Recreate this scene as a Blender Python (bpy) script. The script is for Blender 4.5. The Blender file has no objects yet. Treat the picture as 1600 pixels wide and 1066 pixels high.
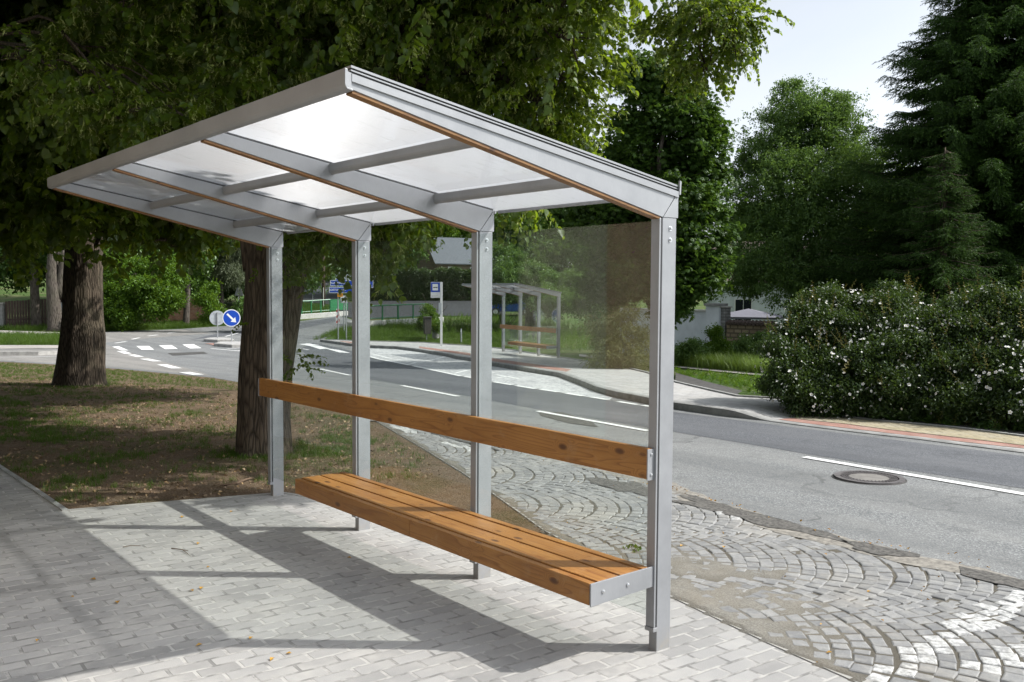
import bpy, bmesh, math, random
import numpy as np
from mathutils import Vector, Matrix
PI = math.pi
rng = np.random.default_rng(7)
random.seed(7)
sc = bpy.context.scene
COL = sc.collection

# ---------------------------------------------------------------- camera
CAM = np.array([3.4135, -3.758, 1.9498])
YAW, PITCH, ROLL, FPX = -0.8944, -0.0531, 0.0063, 1471.929

def cam_basis():
    f = np.array([math.sin(YAW)*math.cos(PITCH), math.cos(YAW)*math.cos(PITCH), math.sin(PITCH)])
    r = np.array([math.cos(YAW), -math.sin(YAW), 0.0])
    u = np.cross(r, f)
    c, s = math.cos(ROLL), math.sin(ROLL)
    return c*r+s*u, -s*r+c*u, f
RV, UV, FV = cam_basis()
FH = np.array([math.sin(YAW), math.cos(YAW), 0.0])      # horizontal view direction
RH = np.array([math.cos(YAW), -math.sin(YAW), 0.0])

cd = bpy.data.cameras.new('camera')
cam = bpy.data.objects.new('camera', cd)
COL.objects.link(cam)
cd.sensor_fit = 'HORIZONTAL'; cd.sensor_width = 36.0; cd.lens = FPX/1600*36
cd.clip_start = 0.05; cd.clip_end = 3000
cam.matrix_world = Matrix(((RV[0], UV[0], -FV[0], CAM[0]), (RV[1], UV[1], -FV[1], CAM[1]), (RV[2], UV[2], -FV[2], CAM[2]), (0, 0, 0, 1)))
sc.camera = cam

# ---------------------------------------------------------------- terrain
TB = [(-400, 0), (9, 0), (12, -.04), (16, -.13), (22, -.28), (30, -.53), (37, -.75), (46, -.80), (58, -.66), (70, -.38),
      (80, .3), (95, 1.5), (110, 2.6), (140, 3.6), (200, 5), (420, 9), (900, 12)]
TD = np.array([t[0] for t in TB], float); TZ = np.array([t[1] for t in TB], float)
def fwd(p): return (p[0]-CAM[0])*FH[0]+(p[1]-CAM[1])*FH[1]
def ground(x, y): return float(np.interp((x-CAM[0])*FH[0]+(y-CAM[1])*FH[1], TD, TZ))
def raw(px, py): return FV+RV*(px-800)/FPX-UV*(py-533)/FPX
def at(px, py, d):
    """point seen at a pixel of the photograph, d metres ahead"""
    return CAM+raw(px, py)*d
def gp(px, py, h=0.0):
    """point of the ground (raised by h) seen at a pixel of the photograph"""
    r = raw(px, py); k = r[2]/(r[0]*FH[0]+r[1]*FH[1]); hh = r/(r[0]*FH[0]+r[1]*FH[1])
    for i in range(len(TB)-1):
        d0, z0, d1, z1 = TD[i], TZ[i]+h, TD[i+1], TZ[i+1]+h
        m = (z1-z0)/(d1-d0)
        if abs(k-m) < 1e-9: continue
        d = (z0-m*d0-CAM[2])/(k-m)
        if d > 0.3 and d0 <= d <= d1: return CAM+hh*d
    return CAM+hh*300
def mpp(p): return float((np.asarray(p)-CAM)@FV)/FPX     # metres in one pixel of the photo there

# ---------------------------------------------------------------- tagging
def T(o, label, cat, group=None):
    o['label'] = label; o['category'] = cat
    if group: o['group'] = group
    return o
def S(o, kind='structure'):
    o['kind'] = kind; return o
def root(name, loc, rz=0.0):
    o = bpy.data.objects.new(name, None); COL.objects.link(o)
    o.location = tuple(loc); o.rotation_euler = (0, 0, rz); o.empty_display_size = .2
    return o
def link(name, me, mats, parent=None, world=True):
    o = bpy.data.objects.new(name, me); COL.objects.link(o)
    for m in (mats if isinstance(mats, (list, tuple)) else [mats]):
        me.materials.append(m)
    if parent is not None:
        o.parent = parent
        if world:
            q = parent
            off = Vector((0, 0, 0))
            while q is not None: off += q.location; q = q.parent
            o.location = -off
    return o
def copy_tree(o, parent=None):
    c = o.copy(); COL.objects.link(c)
    if parent is not None: c.parent = parent; c.matrix_parent_inverse = o.matrix_parent_inverse.copy()
    for ch in o.children: copy_tree(ch, c)
    return c

# ---------------------------------------------------------------- mesh builder
class MB:
    def __init__(s): s.v = []; s.f = []; s.m = []
    def add(s, vs, fs, mi=0):
        b = len(s.v); s.v += [tuple(map(float, p)) for p in vs]
        s.f += [tuple(b+i for i in f) for f in fs]; s.m += [mi]*len(fs); return s
    def box(s, a, b, mi=0):
        x0, y0, z0 = [min(p, q) for p, q in zip(a, b)]; x1, y1, z1 = [max(p, q) for p, q in zip(a, b)]
        return s.add([(x0,y0,z0),(x1,y0,z0),(x1,y1,z0),(x0,y1,z0),(x0,y0,z1),(x1,y0,z1),(x1,y1,z1),(x0,y1,z1)],
                     [(0,3,2,1),(4,5,6,7),(0,1,5,4),(1,2,6,5),(2,3,7,6),(3,0,4,7)], mi)
    def extr(s, poly, vec, mi=0):
        """closed prism: 3D polygon swept along vec"""
        n = len(poly); p = [np.asarray(q, float) for q in poly]; v = np.asarray(vec, float)
        fs = [tuple(range(n-1, -1, -1)), tuple(range(n, 2*n))]+[(i, (i+1) % n, n+(i+1) % n, n+i) for i in range(n)]
        return s.add(p+[q+v for q in p], fs, mi)
    def tube(s, pts, rad, seg=8, mi=0, cap=True, rough=0.0):
        pts = [np.asarray(p, float) for p in pts]; n = len(pts)
        if not hasattr(rad, '__len__'): rad = [rad]*n
        vs = []; prev = None
        ph = random.random()*6
        for i, p in enumerate(pts):
            t = pts[min(i+1, n-1)]-pts[max(i-1, 0)]; t = t/(np.linalg.norm(t)+1e-12)
            if prev is None:
                a = np.array([1., 0, 0]) if abs(t[0]) < .9 else np.array([0, 1., 0])
            else: a = prev
            a = a-t*(a@t); a = a/(np.linalg.norm(a)+1e-12); prev = a; b = np.cross(t, a)
            for k in range(seg):
                th = 2*PI*k/seg; r = rad[i]
                if rough: r *= 1+rough*(math.sin(3*th+ph+i*.5)+.6*math.sin(7*th+2*ph-i*.35)+.5*math.sin(11*th+i*.2))
                vs.append(p+r*(math.cos(th)*a+math.sin(th)*b))
        fs = [(i*seg+k, i*seg+(k+1) % seg, (i+1)*seg+(k+1) % seg, (i+1)*seg+k) for i in range(n-1) for k in range(seg)]
        if cap: fs += [tuple(range(seg-1, -1, -1)), tuple((n-1)*seg+k for k in range(seg))]
        return s.add(vs, fs, mi)
    def disc(s, c, nrm, r, th, seg=32, mi=0):
        c = np.asarray(c, float); nrm = np.asarray(nrm, float); nrm = nrm/np.linalg.norm(nrm)
        return s.tube([c-nrm*th/2, c+nrm*th/2], r, seg, mi)
    def build(s, name, mats, parent=None, world=True, bevel=0.0, smooth=False, seg=2):
        me = bpy.data.meshes.new(name); me.from_pydata(s.v, [], s.f); me.update()
        me.polygons.foreach_set('material_index', s.m)
        if bevel:
            bm = bmesh.new(); bm.from_mesh(me)
            es = [e for e in bm.edges if len(e.link_faces) == 2 and e.calc_face_angle(0) > .5]
            bmesh.ops.bevel(bm, geom=es, offset=bevel, segments=seg, affect='EDGES', profile=.5, clamp_overlap=True)
            bm.to_mesh(me); bm.free()
        if smooth: me.polygons.foreach_set('use_smooth', [True]*len(me.polygons))
        me.update()
        return link(name, me, mats, parent, world)

def sheet(name, pts, mat, off, dz=0.0):
    """a polygon laid on the terrain"""
    bm = bmesh.new()
    vs = [bm.verts.new((p[0], p[1], 0)) for p in pts]
    f = bm.faces.new(vs)
    f.normal_update()
    if f.normal.z < 0: f.normal_flip()
    ds = [fwd(p) for p in pts]
    for d in TD[1:]:
        if min(ds) < d < max(ds):
            bmesh.ops.bisect_plane(bm, geom=list(bm.verts)+list(bm.edges)+list(bm.faces), plane_co=Vector(CAM+FH*d).xyz*1.0,
                                   plane_no=Vector(FH), dist=1e-6)
    for v in bm.verts: v.co.z = ground(v.co.x, v.co.y)+off
    me = bpy.data.meshes.new(name); bm.to_mesh(me); bm.free(); me.update()
    return link(name, me, mat)
def dense(path, step=1.0):
    out = []
    for a, b in zip(path[:-1], path[1:]):
        a = np.asarray(a, float); b = np.asarray(b, float); n = max(1, int(np.linalg.norm((b-a)[:2])/step))
        out += [a+(b-a)*i/n for i in range(n)]
    return out+[np.asarray(path[-1], float)]
def sweep(mb, path, prof, step=.8, mi=0):
    """sweep a closed (offset, height) profile along a ground path; offset is to the right of travel"""
    P = dense(path, step); n = len(P); k = len(prof); vs = []
    for i, p in enumerate(P):
        t = P[min(i+1, n-1)]-P[max(i-1, 0)]; t = t[:2]/np.linalg.norm(t[:2]); r = np.array([t[1], -t[0]])
        g = ground(p[0], p[1])
        for (o, h) in prof: vs.append((p[0]+r[0]*o, p[1]+r[1]*o, g+h))
    fs = [(i*k+j, i*k+(j+1) % k, (i+1)*k+(j+1) % k, (i+1)*k+j) for i in range(n-1) for j in range(k)]
    fs += [tuple(range(k-1, -1, -1)), tuple((n-1)*k+j for j in range(k))]
    return mb.add(vs, fs, mi)
def line_mark(mb, path, w, off):
    P = dense(path, .8); n = len(P); vs = []
    for i, p in enumerate(P):
        t = P[min(i+1, n-1)]-P[max(i-1, 0)]; t = t[:2]/np.linalg.norm(t[:2]); r = np.array([t[1], -t[0]])
        for s_ in (-w/2, w/2):
            q = (p[0]+r[0]*s_, p[1]+r[1]*s_); vs.append((q[0], q[1], ground(*q)+off))
    return mb.add(vs, [(2*i, 2*i+1, 2*i+3, 2*i+2) for i in range(n-1)])

# ---------------------------------------------------------------- instancing into one mesh
def unit(a): return a/(np.linalg.norm(a, axis=-1, keepdims=True)+1e-12)
def inst(name, protos, N, pos, rot, scl, mats, parent=None, smooth=False, jit=.5, tag=None):
    """protos: list of (V, tris, matidx, rnd).  rot (N,3,3) columns are the local axes"""
    ch = rng.integers(0, len(protos), N)
    Vs, Fs, Ms, Rs = [], [], [], []; base = 0
    for k, (V, F, MI, RN) in enumerate(protos):
        idx = np.nonzero(ch == k)[0]
        if len(idx) == 0: continue
        W = np.einsum('nij,vj->nvi', rot[idx], V)*scl[idx][:, None, None]+pos[idx][:, None, :]
        n, m = len(idx), len(V)
        Vs.append(W.reshape(-1, 3))
        Fs.append((F[None]+(np.arange(n)*m)[:, None, None]+base).reshape(-1, 3))
        Ms.append(np.tile(MI, n))
        r = np.clip(RN[None]*(1-jit)+rng.random((n, 1))*jit, 0, 1); Rs.append(r.reshape(-1))
        base += n*m
    V = np.concatenate(Vs); F = np.concatenate(Fs); M = np.concatenate(Ms); R_ = np.concatenate(Rs)
    me = bpy.data.meshes.new(name)
    me.vertices.add(len(V)); me.vertices.foreach_set('co', V.astype(np.float32).ravel())
    me.loops.add(len(F)*3); me.loops.foreach_set('vertex_index', F.astype(np.int32).ravel())
    me.polygons.add(len(F)); me.polygons.foreach_set('loop_start', np.arange(len(F), dtype=np.int32)*3)
    me.polygons.foreach_set('material_index', M.astype(np.int32))
    a = me.attributes.new('rnd', 'FLOAT', 'POINT'); a.data.foreach_set('value', R_.astype(np.float32))
    me.update(calc_edges=True)
    return link(name, me, mats, parent)
def rot_from(z, spin):
    """frames whose local Z is z, spun about it"""
    z = unit(z); a = np.where(np.abs(z[:, 2:3]) < .9, np.array([[0, 0, 1.]]), np.array([[1., 0, 0]]))
    x = unit(np.cross(a, z)); y = np.cross(z, x)
    c, s = np.cos(spin)[:, None], np.sin(spin)[:, None]
    return np.stack([c*x+s*y, -s*x+c*y, z], axis=2)
def rot_yaw(N, tilt):
    """upright frames with random yaw, leaning by about tilt radians"""
    z = np.stack([rng.normal(0, tilt, N), rng.normal(0, tilt, N), np.ones(N)], 1)
    return rot_from(z, rng.random(N)*2*PI)
# ---------------------------------------------------------------- materials
def mat(name):
    m = bpy.data.materials.new(name); m.use_nodes = True
    nt = m.node_tree; nt.nodes.clear()
    out = nt.nodes.new('ShaderNodeOutputMaterial')
    return m, nt, out
class G:
    """tiny node-graph helper"""
    def __init__(s, nt): s.nt = nt
    def n(s, typ, **kw):
        nd = s.nt.nodes.new(typ)
        ins = kw.pop('ins', {})
        for k, v in kw.items(): setattr(nd, k, v)
        for k, v in ins.items(): s.set(nd, k, v)
        return nd
    def set(s, nd, k, v):
        i = nd.inputs[k]
        if isinstance(v, bpy.types.NodeSocket): s.nt.links.new(v, i)
        else:
            if hasattr(i.default_value, '__len__') and not hasattr(v, '__len__'): v = (v, v, v, 1)[:len(i.default_value)]
            if hasattr(i.default_value, '__len__') and len(v) == 3 and len(i.default_value) == 4: v = (*v, 1)
            i.default_value = v
    def coord(s, kind='Object', scale=(1, 1, 1), rot=(0, 0, 0), loc=(0, 0, 0)):
        c = s.n('ShaderNodeTexCoord')
        return s.n('ShaderNodeMapping', ins={'Vector': c.outputs[kind], 'Scale': scale, 'Rotation': rot, 'Location': loc}).outputs[0]
    def noise(s, vec, scale, detail=4, rough=.55, dist=0.0, col=False):
        nd = s.n('ShaderNodeTexNoise', ins={'Vector': vec, 'Scale': scale, 'Detail': detail, 'Roughness': rough, 'Distortion': dist})
        return nd.outputs[1 if col else 0]
    def ramp(s, fac, stops, interp='LINEAR'):
        r = s.n('ShaderNodeValToRGB', ins={'Fac': fac}); cr = r.color_ramp; cr.interpolation = interp
        while len(cr.elements) < len(stops): cr.elements.new(.5)
        for e, (p, c) in zip(cr.elements, stops):
            e.position = p; e.color = (c, c, c, 1) if not hasattr(c, '__len__') else (*c, 1)
        return r.outputs[0]
    def mix(s, fac, a, b, typ='MIX'):
        m = s.n('ShaderNodeMix', data_type='RGBA', blend_type=typ)
        s.set(m, 0, fac); s.set(m, 6, a); s.set(m, 7, b)
        return m.outputs[2]
    def math(s, op, a, b=0.0, clamp=False):
        m = s.n('ShaderNodeMath', operation=op, use_clamp=clamp); s.set(m, 0, a); s.set(m, 1, b); return m.outputs[0]
    def bump(s, h, strength=.3, dist=.01, nrm=None):
        b = s.n('ShaderNodeBump', ins={'Height': h, 'Strength': strength, 'Distance': dist})
        if nrm is not None: s.set(b, 'Normal', nrm)
        return b.outputs[0]
    def schlick(s, f0):
        ge = s.n('ShaderNodeNewGeometry'); d = s.n('ShaderNodeVectorMath', operation='DOT_PRODUCT', ins={0: ge.outputs['Normal'], 1: ge.outputs['Incoming']}).outputs['Value']
        return s.math('ADD', f0, s.math('MULTIPLY', 1-f0, s.math('POWER', s.math('SUBTRACT', 1.0, s.math('ABSOLUTE', d)), 5.0)))
    def pbr(s, out, col, rough=.6, metal=0.0, nrm=None, spec=.5):
        p = s.n('ShaderNodeBsdfPrincipled', ins={'Base Color': col, 'Roughness': rough, 'Metallic': metal})
        s.set(p, 'Specular IOR Level', spec)
        if nrm is not None: s.set(p, 'Normal', nrm)
        s.nt.links.new(p.outputs[0], out.inputs[0]); return p

def plain(name, col, rough=.55, metal=0.0, var=.15, scale=8, bump=.1, spec=.5):
    m, nt, out = mat(name); g = G(nt); c = g.coord()
    n1 = g.noise(c, scale, 6, .6); n2 = g.noise(c, scale*12, 3)
    lo = tuple(x*(1-var) for x in col); hi = tuple(min(1, x*(1+var)) for x in col)
    k = g.ramp(n1, [(.3, lo), (.7, hi)])
    r = g.ramp(n2, [(.3, max(0, rough-.08)), (.7, min(1, rough+.08))])
    g.pbr(out, k, r, metal, g.bump(n2, bump, .002) if bump else None, spec)
    return m

def metal_mat():
    m, nt, out = mat('silver_painted_steel'); g = G(nt); c = g.coord()
    f = g.noise(g.coord(scale=(30, 30, 2.5)), 14, 3); n = g.noise(c, 900, 2); d = g.noise(c, 3.5, 6, .65)
    k = g.ramp(d, [(.3, (.262, .268, .278)), (.72, (.335, .341, .352))])
    k = g.mix(g.ramp(f, [(.35, 0.0), (.75, .22)]), k, (.20, .205, .21))
    zz = g.n('ShaderNodeSeparateXYZ', ins={0: g.n('ShaderNodeTexCoord').outputs['Object']}).outputs[2]
    foot_ = g.math('MULTIPLY', g.ramp(zz, [(.0, 1.0), (.16, 0.0)]), g.ramp(g.noise(c, 18, 6, .7), [(.35, 0.0), (.7, .8)]))
    k = g.mix(foot_, k, (.34, .31, .26))
    g.pbr(out, k, g.ramp(d, [(.3, .42), (.7, .54)]), .35, g.bump(n, .06, .0006)); return m
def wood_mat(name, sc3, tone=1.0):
    m, nt, out = mat(name); g = G(nt)
    rnd = g.n('ShaderNodeObjectInfo').outputs['Random']
    sh = g.n('ShaderNodeCombineXYZ', ins={0: g.math('MULTIPLY', rnd, 37.0), 1: g.math('MULTIPLY', rnd, 11.0), 2: 0.0}).outputs[0]
    c0 = g.n('ShaderNodeVectorMath', operation='ADD', ins={0: g.coord(), 1: sh}).outputs[0]
    warp = g.noise(g.coord(scale=(1.3, 5, 5)), 1.5, 2, col=True)
    v = g.n('ShaderNodeVectorMath', operation='MULTIPLY_ADD'); g.set(v, 0, warp); g.set(v, 1, (.04, .03, .03)); g.set(v, 2, c0)
    vs = g.n('ShaderNodeMapping', ins={'Vector': v.outputs[0], 'Scale': sc3}).outputs[0]
    kc = g.n('ShaderNodeMapping', ins={'Vector': c0, 'Scale': (3.7, 8.0, 8.0)}).outputs[0]
    kv = g.n('ShaderNodeTexVoronoi', feature='F1', ins={'Vector': kc, 'Scale': 1.0, 'Randomness': 1.0}); kd = kv.outputs['Distance']
    f = g.n('ShaderNodeTexNoise', ins={'Vector': vs, 'Scale': 1.0, 'Detail': 2.2, 'Roughness': .5, 'Distortion': .25}).outputs[0]
    rk = g.math('ADD', f, g.ramp(kd, [(.0, .40), (.12, .24), (.34, 0.0)]))
    wv = g.math('FRACT', g.math('MULTIPLY', rk, 15.0))
    grain = g.ramp(wv, [(0, .95), (.10, .10), (.55, .18), (.86, .55), (1.0, 1.0)])
    big = g.noise(g.coord(scale=(.7, 3, 3)), 2.0, 3)
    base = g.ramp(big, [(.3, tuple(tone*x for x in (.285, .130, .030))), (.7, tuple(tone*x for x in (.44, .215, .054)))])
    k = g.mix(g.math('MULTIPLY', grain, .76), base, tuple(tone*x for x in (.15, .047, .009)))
    fine = g.noise(g.coord(scale=(7, 170, 170)), 2, 4, .65)
    k = g.mix(g.ramp(fine, [(.40, 0.0), (.72, .45)]), k, tuple(tone*x for x in (.20, .075, .016)))
    k = g.mix(g.ramp(kd, [(.055, 1.0), (.11, .8), (.17, 0.0)]), k, (.05, .015, .005))
    k = g.mix(g.math('MULTIPLY', rnd, .30), k, tuple(tone*x for x in (.24, .095, .020)))
    wear = g.noise(g.coord(scale=(1, 1, 1)), 9, 7, .7)
    k = g.mix(g.ramp(wear, [(.55, 0.0), (.80, .35)]), k, (.40, .30, .19))
    h = g.math('ADD', g.math('MULTIPLY', grain, -.5), fine)
    g.pbr(out, k, g.ramp(wear, [(.3, .40), (.8, .62)]), 0, g.bump(h, .3, .0015)); return m
def glass_mat(name, tint, rgh=0.0):
    m, nt, out = mat(name); g = G(nt)
    t = g.n('ShaderNodeBsdfTransparent', ins={'Color': tint}); s_ = g.n('ShaderNodeBsdfGlossy', ins={'Roughness': rgh, 'Color': (.95, .97, .96)})
    d = g.n('ShaderNodeBsdfDiffuse', ins={'Color': (.55, .55, .50)})
    a = g.n('ShaderNodeMixShader'); g.set(a, 0, g.schlick(.043)); nt.links.new(t.outputs[0], a.inputs[1]); nt.links.new(s_.outputs[0], a.inputs[2])
    b = g.n('ShaderNodeMixShader')
    dust = g.ramp(g.noise(g.coord(), 2.3, 8, .7), [(.35, .004), (.75, .022)])
    g.set(b, 0, dust); nt.links.new(a.outputs[0], b.inputs[1]); nt.links.new(d.outputs[0], b.inputs[2])
    nt.links.new(b.outputs[0], out.inputs[0]); return m
def polycarbonate(slope):
    """top skin of a fluted twin wall sheet: scatters light in a fan around its flutes"""
    m, nt, out = mat('fluted_polycarbonate'); g = G(nt)
    tv = g.n('ShaderNodeVectorTransform', vector_type='VECTOR', convert_from='OBJECT', convert_to='WORLD', ins={'Vector': slope}).outputs[0]
    h1 = g.n('ShaderNodeBsdfHair', component='Transmission', ins={'Color': (1, 1, 1), 'Offset': 0.0, 'RoughnessU': .022, 'RoughnessV': 1.0, 'Tangent': tv})
    h2 = g.n('ShaderNodeBsdfHair', component='Transmission', ins={'Color': (1, 1, 1), 'Offset': 0.0, 'RoughnessU': .15, 'RoughnessV': .8, 'Tangent': tv})
    rib = g.n('ShaderNodeTexWave', wave_type='BANDS', bands_direction='X', ins={'Vector': g.coord(), 'Scale': 40.0, 'Distortion': 0}).outputs[1]
    tr = g.n('ShaderNodeBsdfTranslucent', ins={'Color': g.ramp(rib, [(.1, (.70, .73, .80)), (.9, (.84, .865, .92))])})
    tp = g.n('ShaderNodeBsdfTransparent', ins={'Color': (.9, .92, .95)})
    df = g.n('ShaderNodeBsdfPrincipled', ins={'Base Color': (.55, .57, .6), 'Roughness': .25})
    def mx(f, a, b):
        x = g.n('ShaderNodeMixShader'); g.set(x, 0, f); nt.links.new(a, x.inputs[1]); nt.links.new(b, x.inputs[2]); return x.outputs[0]
    q = mx(PW2, tr.outputs[0], h2.outputs[0])
    q = mx(PW1, q, h1.outputs[0])
    q = mx(PTR, q, tp.outputs[0])
    q = mx(.18, q, df.outputs[0])
    nt.links.new(q, out.inputs[0]); return m
def clear_sheet():
    m, nt, out = mat('clear_polycarbonate_skin'); g = G(nt)
    sm = g.noise(g.coord(scale=(7, 1.3, 1)), 2.6, 7, .72, 1.2)
    w = g.n('ShaderNodeBsdfDiffuse', ins={'Color': (.8, .8, .82)})
    t = g.n('ShaderNodeBsdfTransparent', ins={'Color': (.97, .97, .98)}); gl = g.n('ShaderNodeBsdfGlossy', ins={'Roughness': .12})
    a = g.n('ShaderNodeMixShader'); g.set(a, 0, g.schlick(.04))
    nt.links.new(t.outputs[0], a.inputs[1]); nt.links.new(gl.outputs[0], a.inputs[2])
    b = g.n('ShaderNodeMixShader'); g.set(b, 0, g.ramp(sm, [(.56, .02), (.72, .22)])); nt.links.new(a.outputs[0], b.inputs[1]); nt.links.new(w.outputs[0], b.inputs[2])
    nt.links.new(b.outputs[0], out.inputs[0]); return m
def leaf_mat(name, lo, hi, trans, tmix=.38, gloss=.05, rough=.45):
    m, nt, out = mat(name); g = G(nt)
    r = g.n('ShaderNodeAttribute', attribute_name='rnd').outputs['Fac']
    k = g.ramp(r, [(0, lo), (1, hi)])
    d = g.n('ShaderNodeBsdfDiffuse', ins={'Color': k})
    tk = g.mix(.55, k, trans)
    t = g.n('ShaderNodeBsdfTranslucent', ins={'Color': tk}); s_ = g.n('ShaderNodeBsdfGlossy', ins={'Roughness': rough, 'Color': (1, 1, 1)})
    a = g.n('ShaderNodeMixShader'); g.set(a, 0, tmix); nt.links.new(d.outputs[0], a.inputs[1]); nt.links.new(t.outputs[0], a.inputs[2])
    b = g.n('ShaderNodeMixShader'); g.set(b, 0, gloss); nt.links.new(a.outputs[0], b.inputs[1]); nt.links.new(s_.outputs[0], b.inputs[2])
    nt.links.new(b.outputs[0], out.inputs[0]); return m
def bark_mat(name, lo, hi, sc_=1.0):
    m, nt, out = mat(name); g = G(nt)
    c = g.coord(scale=(1, 1, .16))
    w = g.noise(c, 26*sc_, 5, .6, .6); v = g.n('ShaderNodeTexVoronoi', feature='DISTANCE_TO_EDGE', ins={'Vector': g.coord(scale=(1, 1, .13)), 'Scale': 30*sc_}).outputs[0]
    big = g.noise(g.coord(), 1.6, 4)
    h = g.math('ADD', w, g.ramp(v, [(0, 0.0), (.25, .55)]))
    k = g.ramp(h, [(.35, lo), (1.0, hi)])
    k = g.mix(g.ramp(big, [(.45, 0.0), (.75, .35)]), k, (.075, .08, .045))
    g.pbr(out, k, .9, 0, g.bump(h, .9, .02), .2); return m
def paver_mat(name, tone, w, h, rot, sand=(.385, .373, .350), fill=.5, mortar=.011):
    m, nt, out = mat(name); g = G(nt)
    c = g.coord(rot=(0, 0, rot))
    wob = g.noise(g.coord(), 5, 2, col=True)
    vm = g.n('ShaderNodeVectorMath', operation='MULTIPLY_ADD'); g.set(vm, 0, wob); g.set(vm, 1, (.012, .012, 0)); g.set(vm, 2, c)
    cv = vm.outputs[0]
    b = g.n('ShaderNodeTexBrick', offset=.5, ins={'Vector': cv, 'Color1': (0, 0, 0), 'Color2': (1, 1, 1), 'Mortar': (.5, .5, .5), 'Scale': 1.0,
            'Mortar Size': mortar, 'Mortar Smooth': .35, 'Bias': 0.0, 'Brick Width': w, 'Row Height': h})
    per = b.outputs[0]; jt = b.outputs[1]
    lo = tuple(x*.80 for x in tone); hi = tuple(x*1.10 for x in tone)
    k = g.ramp(per, [(0, lo), (1, hi)])
    sp = g.noise(g.coord(), 210, 5, .8); st = g.noise(g.coord(), 1.3, 6, .62); s2 = g.noise(g.coord(), 7, 5, .6)
    k = g.mix(g.ramp(sp, [(.42, 0.0), (.7, .5)]), k, tuple(x*.5 for x in tone))
    dust = g.math('MULTIPLY', g.ramp(st, [(.42, 0.0), (.62, .9)]), g.ramp(s2, [(.32, .12), (.66, 1.0)]))
    k = g.mix(dust, k, sand)
    jk = g.mix(g.ramp(s2, [(.42, 0.0), (.60, .9)]), tuple(x*1.12 for x in sand), tuple(x*.30 for x in tone))
    k = g.mix(g.math('MULTIPLY', g.ramp(jt, [(.22, 0.0), (.6, 1.0)]), .66), k, jk)
    hh = g.math('ADD', g.math('MULTIPLY', g.ramp(jt, [(.0, 1.0), (.7, 0.0)]), g.math('SUBTRACT', 1.0, g.math('MULTIPLY', dust, fill))), g.math('MULTIPLY', sp, .35))
    hh = g.math('ADD', hh, g.math('MULTIPLY', per, .22))
    g.pbr(out, k, .85, 0, g.bump(hh, .75, .006), .25); return m
def asphalt_mat(name, base, light, dust, crack=True):
    m, nt, out = mat(name); g = G(nt); c = g.coord()
    v = g.n('ShaderNodeTexVoronoi', feature='F1', ins={'Vector': c, 'Scale': 95.0}); ag = g.n('ShaderNodeSeparateColor', ins={'Color': v.outputs['Color']}).outputs[0]
    n = g.noise(c, 180, 4, .7); big = g.noise(g.coord(scale=(.5, 1.3, 1), rot=(0, 0, .07)), .9, 6, .6); mid = g.noise(c, 3.2, 5, .6)
    k = g.ramp(ag, [(0, tuple(x*.62 for x in base)), (.6, base), (1, light)])
    k = g.mix(g.ramp(n, [(.3, .55), (.6, 0.0)]), k, tuple(x*.5 for x in base))
    k = g.mix(g.math('MULTIPLY', g.ramp(big, [(.35, 0.0), (.7, .8)]), g.ramp(mid, [(.3, .4), (.7, 1.0)])), k, dust)
    trk = g.noise(g.coord(scale=(.05, 1.1, 1), rot=(0, 0, .05)), 1.3, 3, .5)
    k = g.mix(g.ramp(trk, [(.40, 0.0), (.62, .42)]), k, tuple(x*.62 for x in base))
    pch = g.noise(c, 1.7, 7, .7); k = g.mix(g.ramp(pch, [(.56, 0.0), (.70, .5)]), k, tuple(x*.45 for x in base))
    if crack:
        cr = g.n('ShaderNodeTexVoronoi', feature='DISTANCE_TO_EDGE', ins={'Vector': g.n('ShaderNodeVectorMath', operation='MULTIPLY_ADD', ins={0: g.noise(c, 1.6, 5, col=True), 1: (1.1, 1.1, 0), 2: c}).outputs[0], 'Scale': .33}).outputs[0]
        cm = g.math('MULTIPLY', g.ramp(cr, [(.004, 1.0), (.012, 0.0)]), g.ramp(big, [(.45, 0.0), (.55, .42)]))
        k = g.mix(cm, k, (.03, .03, .03))
    h = g.math('ADD', v.outputs['Distance'], g.math('MULTIPLY', n, .6))
    g.pbr(out, k, .82, 0, g.bump(h, .45, .004), .3); return m
def paint_mat(name, col=(.72, .72, .70), wear=.5):
    m, nt, out = mat(name); g = G(nt); c = g.coord()
    n = g.noise(c, 20, 8, .75); n2 = g.noise(c, 150, 3)
    k = g.mix(g.ramp(n, [(wear, 0.0), (wear+.1, .85)]), col, (.16, .16, .155))
    g.pbr(out, k, .6, 0, g.bump(n2, .3, .002)); return m
def earth_mat():
    m, nt, out = mat('bare_earth_with_thin_grass'); g = G(nt); c = g.coord()
    n = g.noise(c, 1.1, 7, .6); f = g.noise(c, 60, 5, .75); p = g.n('ShaderNodeTexVoronoi', feature='F1', ins={'Vector': c, 'Scale': 34.0})
    md = g.noise(c, 7, 5, .65)
    k = g.ramp(f, [(.32, (.045, .028, .016)), (.52, (.205, .140, .088)), (.70, (.38, .29, .205))])
    k = g.mix(g.ramp(md, [(.4, 0.0), (.7, .55)]), k, (.27, .215, .16))
    pc = g.n('ShaderNodeSeparateColor', ins={'Color': p.outputs['Color']}).outputs[1]
    k = g.mix(g.math('MULTIPLY', g.ramp(p.outputs['Distance'], [(.12, 1.0), (.25, 0.0)]), g.ramp(pc, [(.82, 0.0), (.86, .7)])), k, (.48, .42, .33))
    k = g.mix(g.math('MULTIPLY', g.ramp(n, [(.47, 0.0), (.62, .75)]), g.ramp(f, [(.35, 1.0), (.6, .3)])), k, (.05, .075, .02))
    h = g.math('ADD', f, g.math('MULTIPLY', md, 1.4))
    g.pbr(out, k, .95, 0, g.bump(h, 1.0, .06), .1); return m
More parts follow.
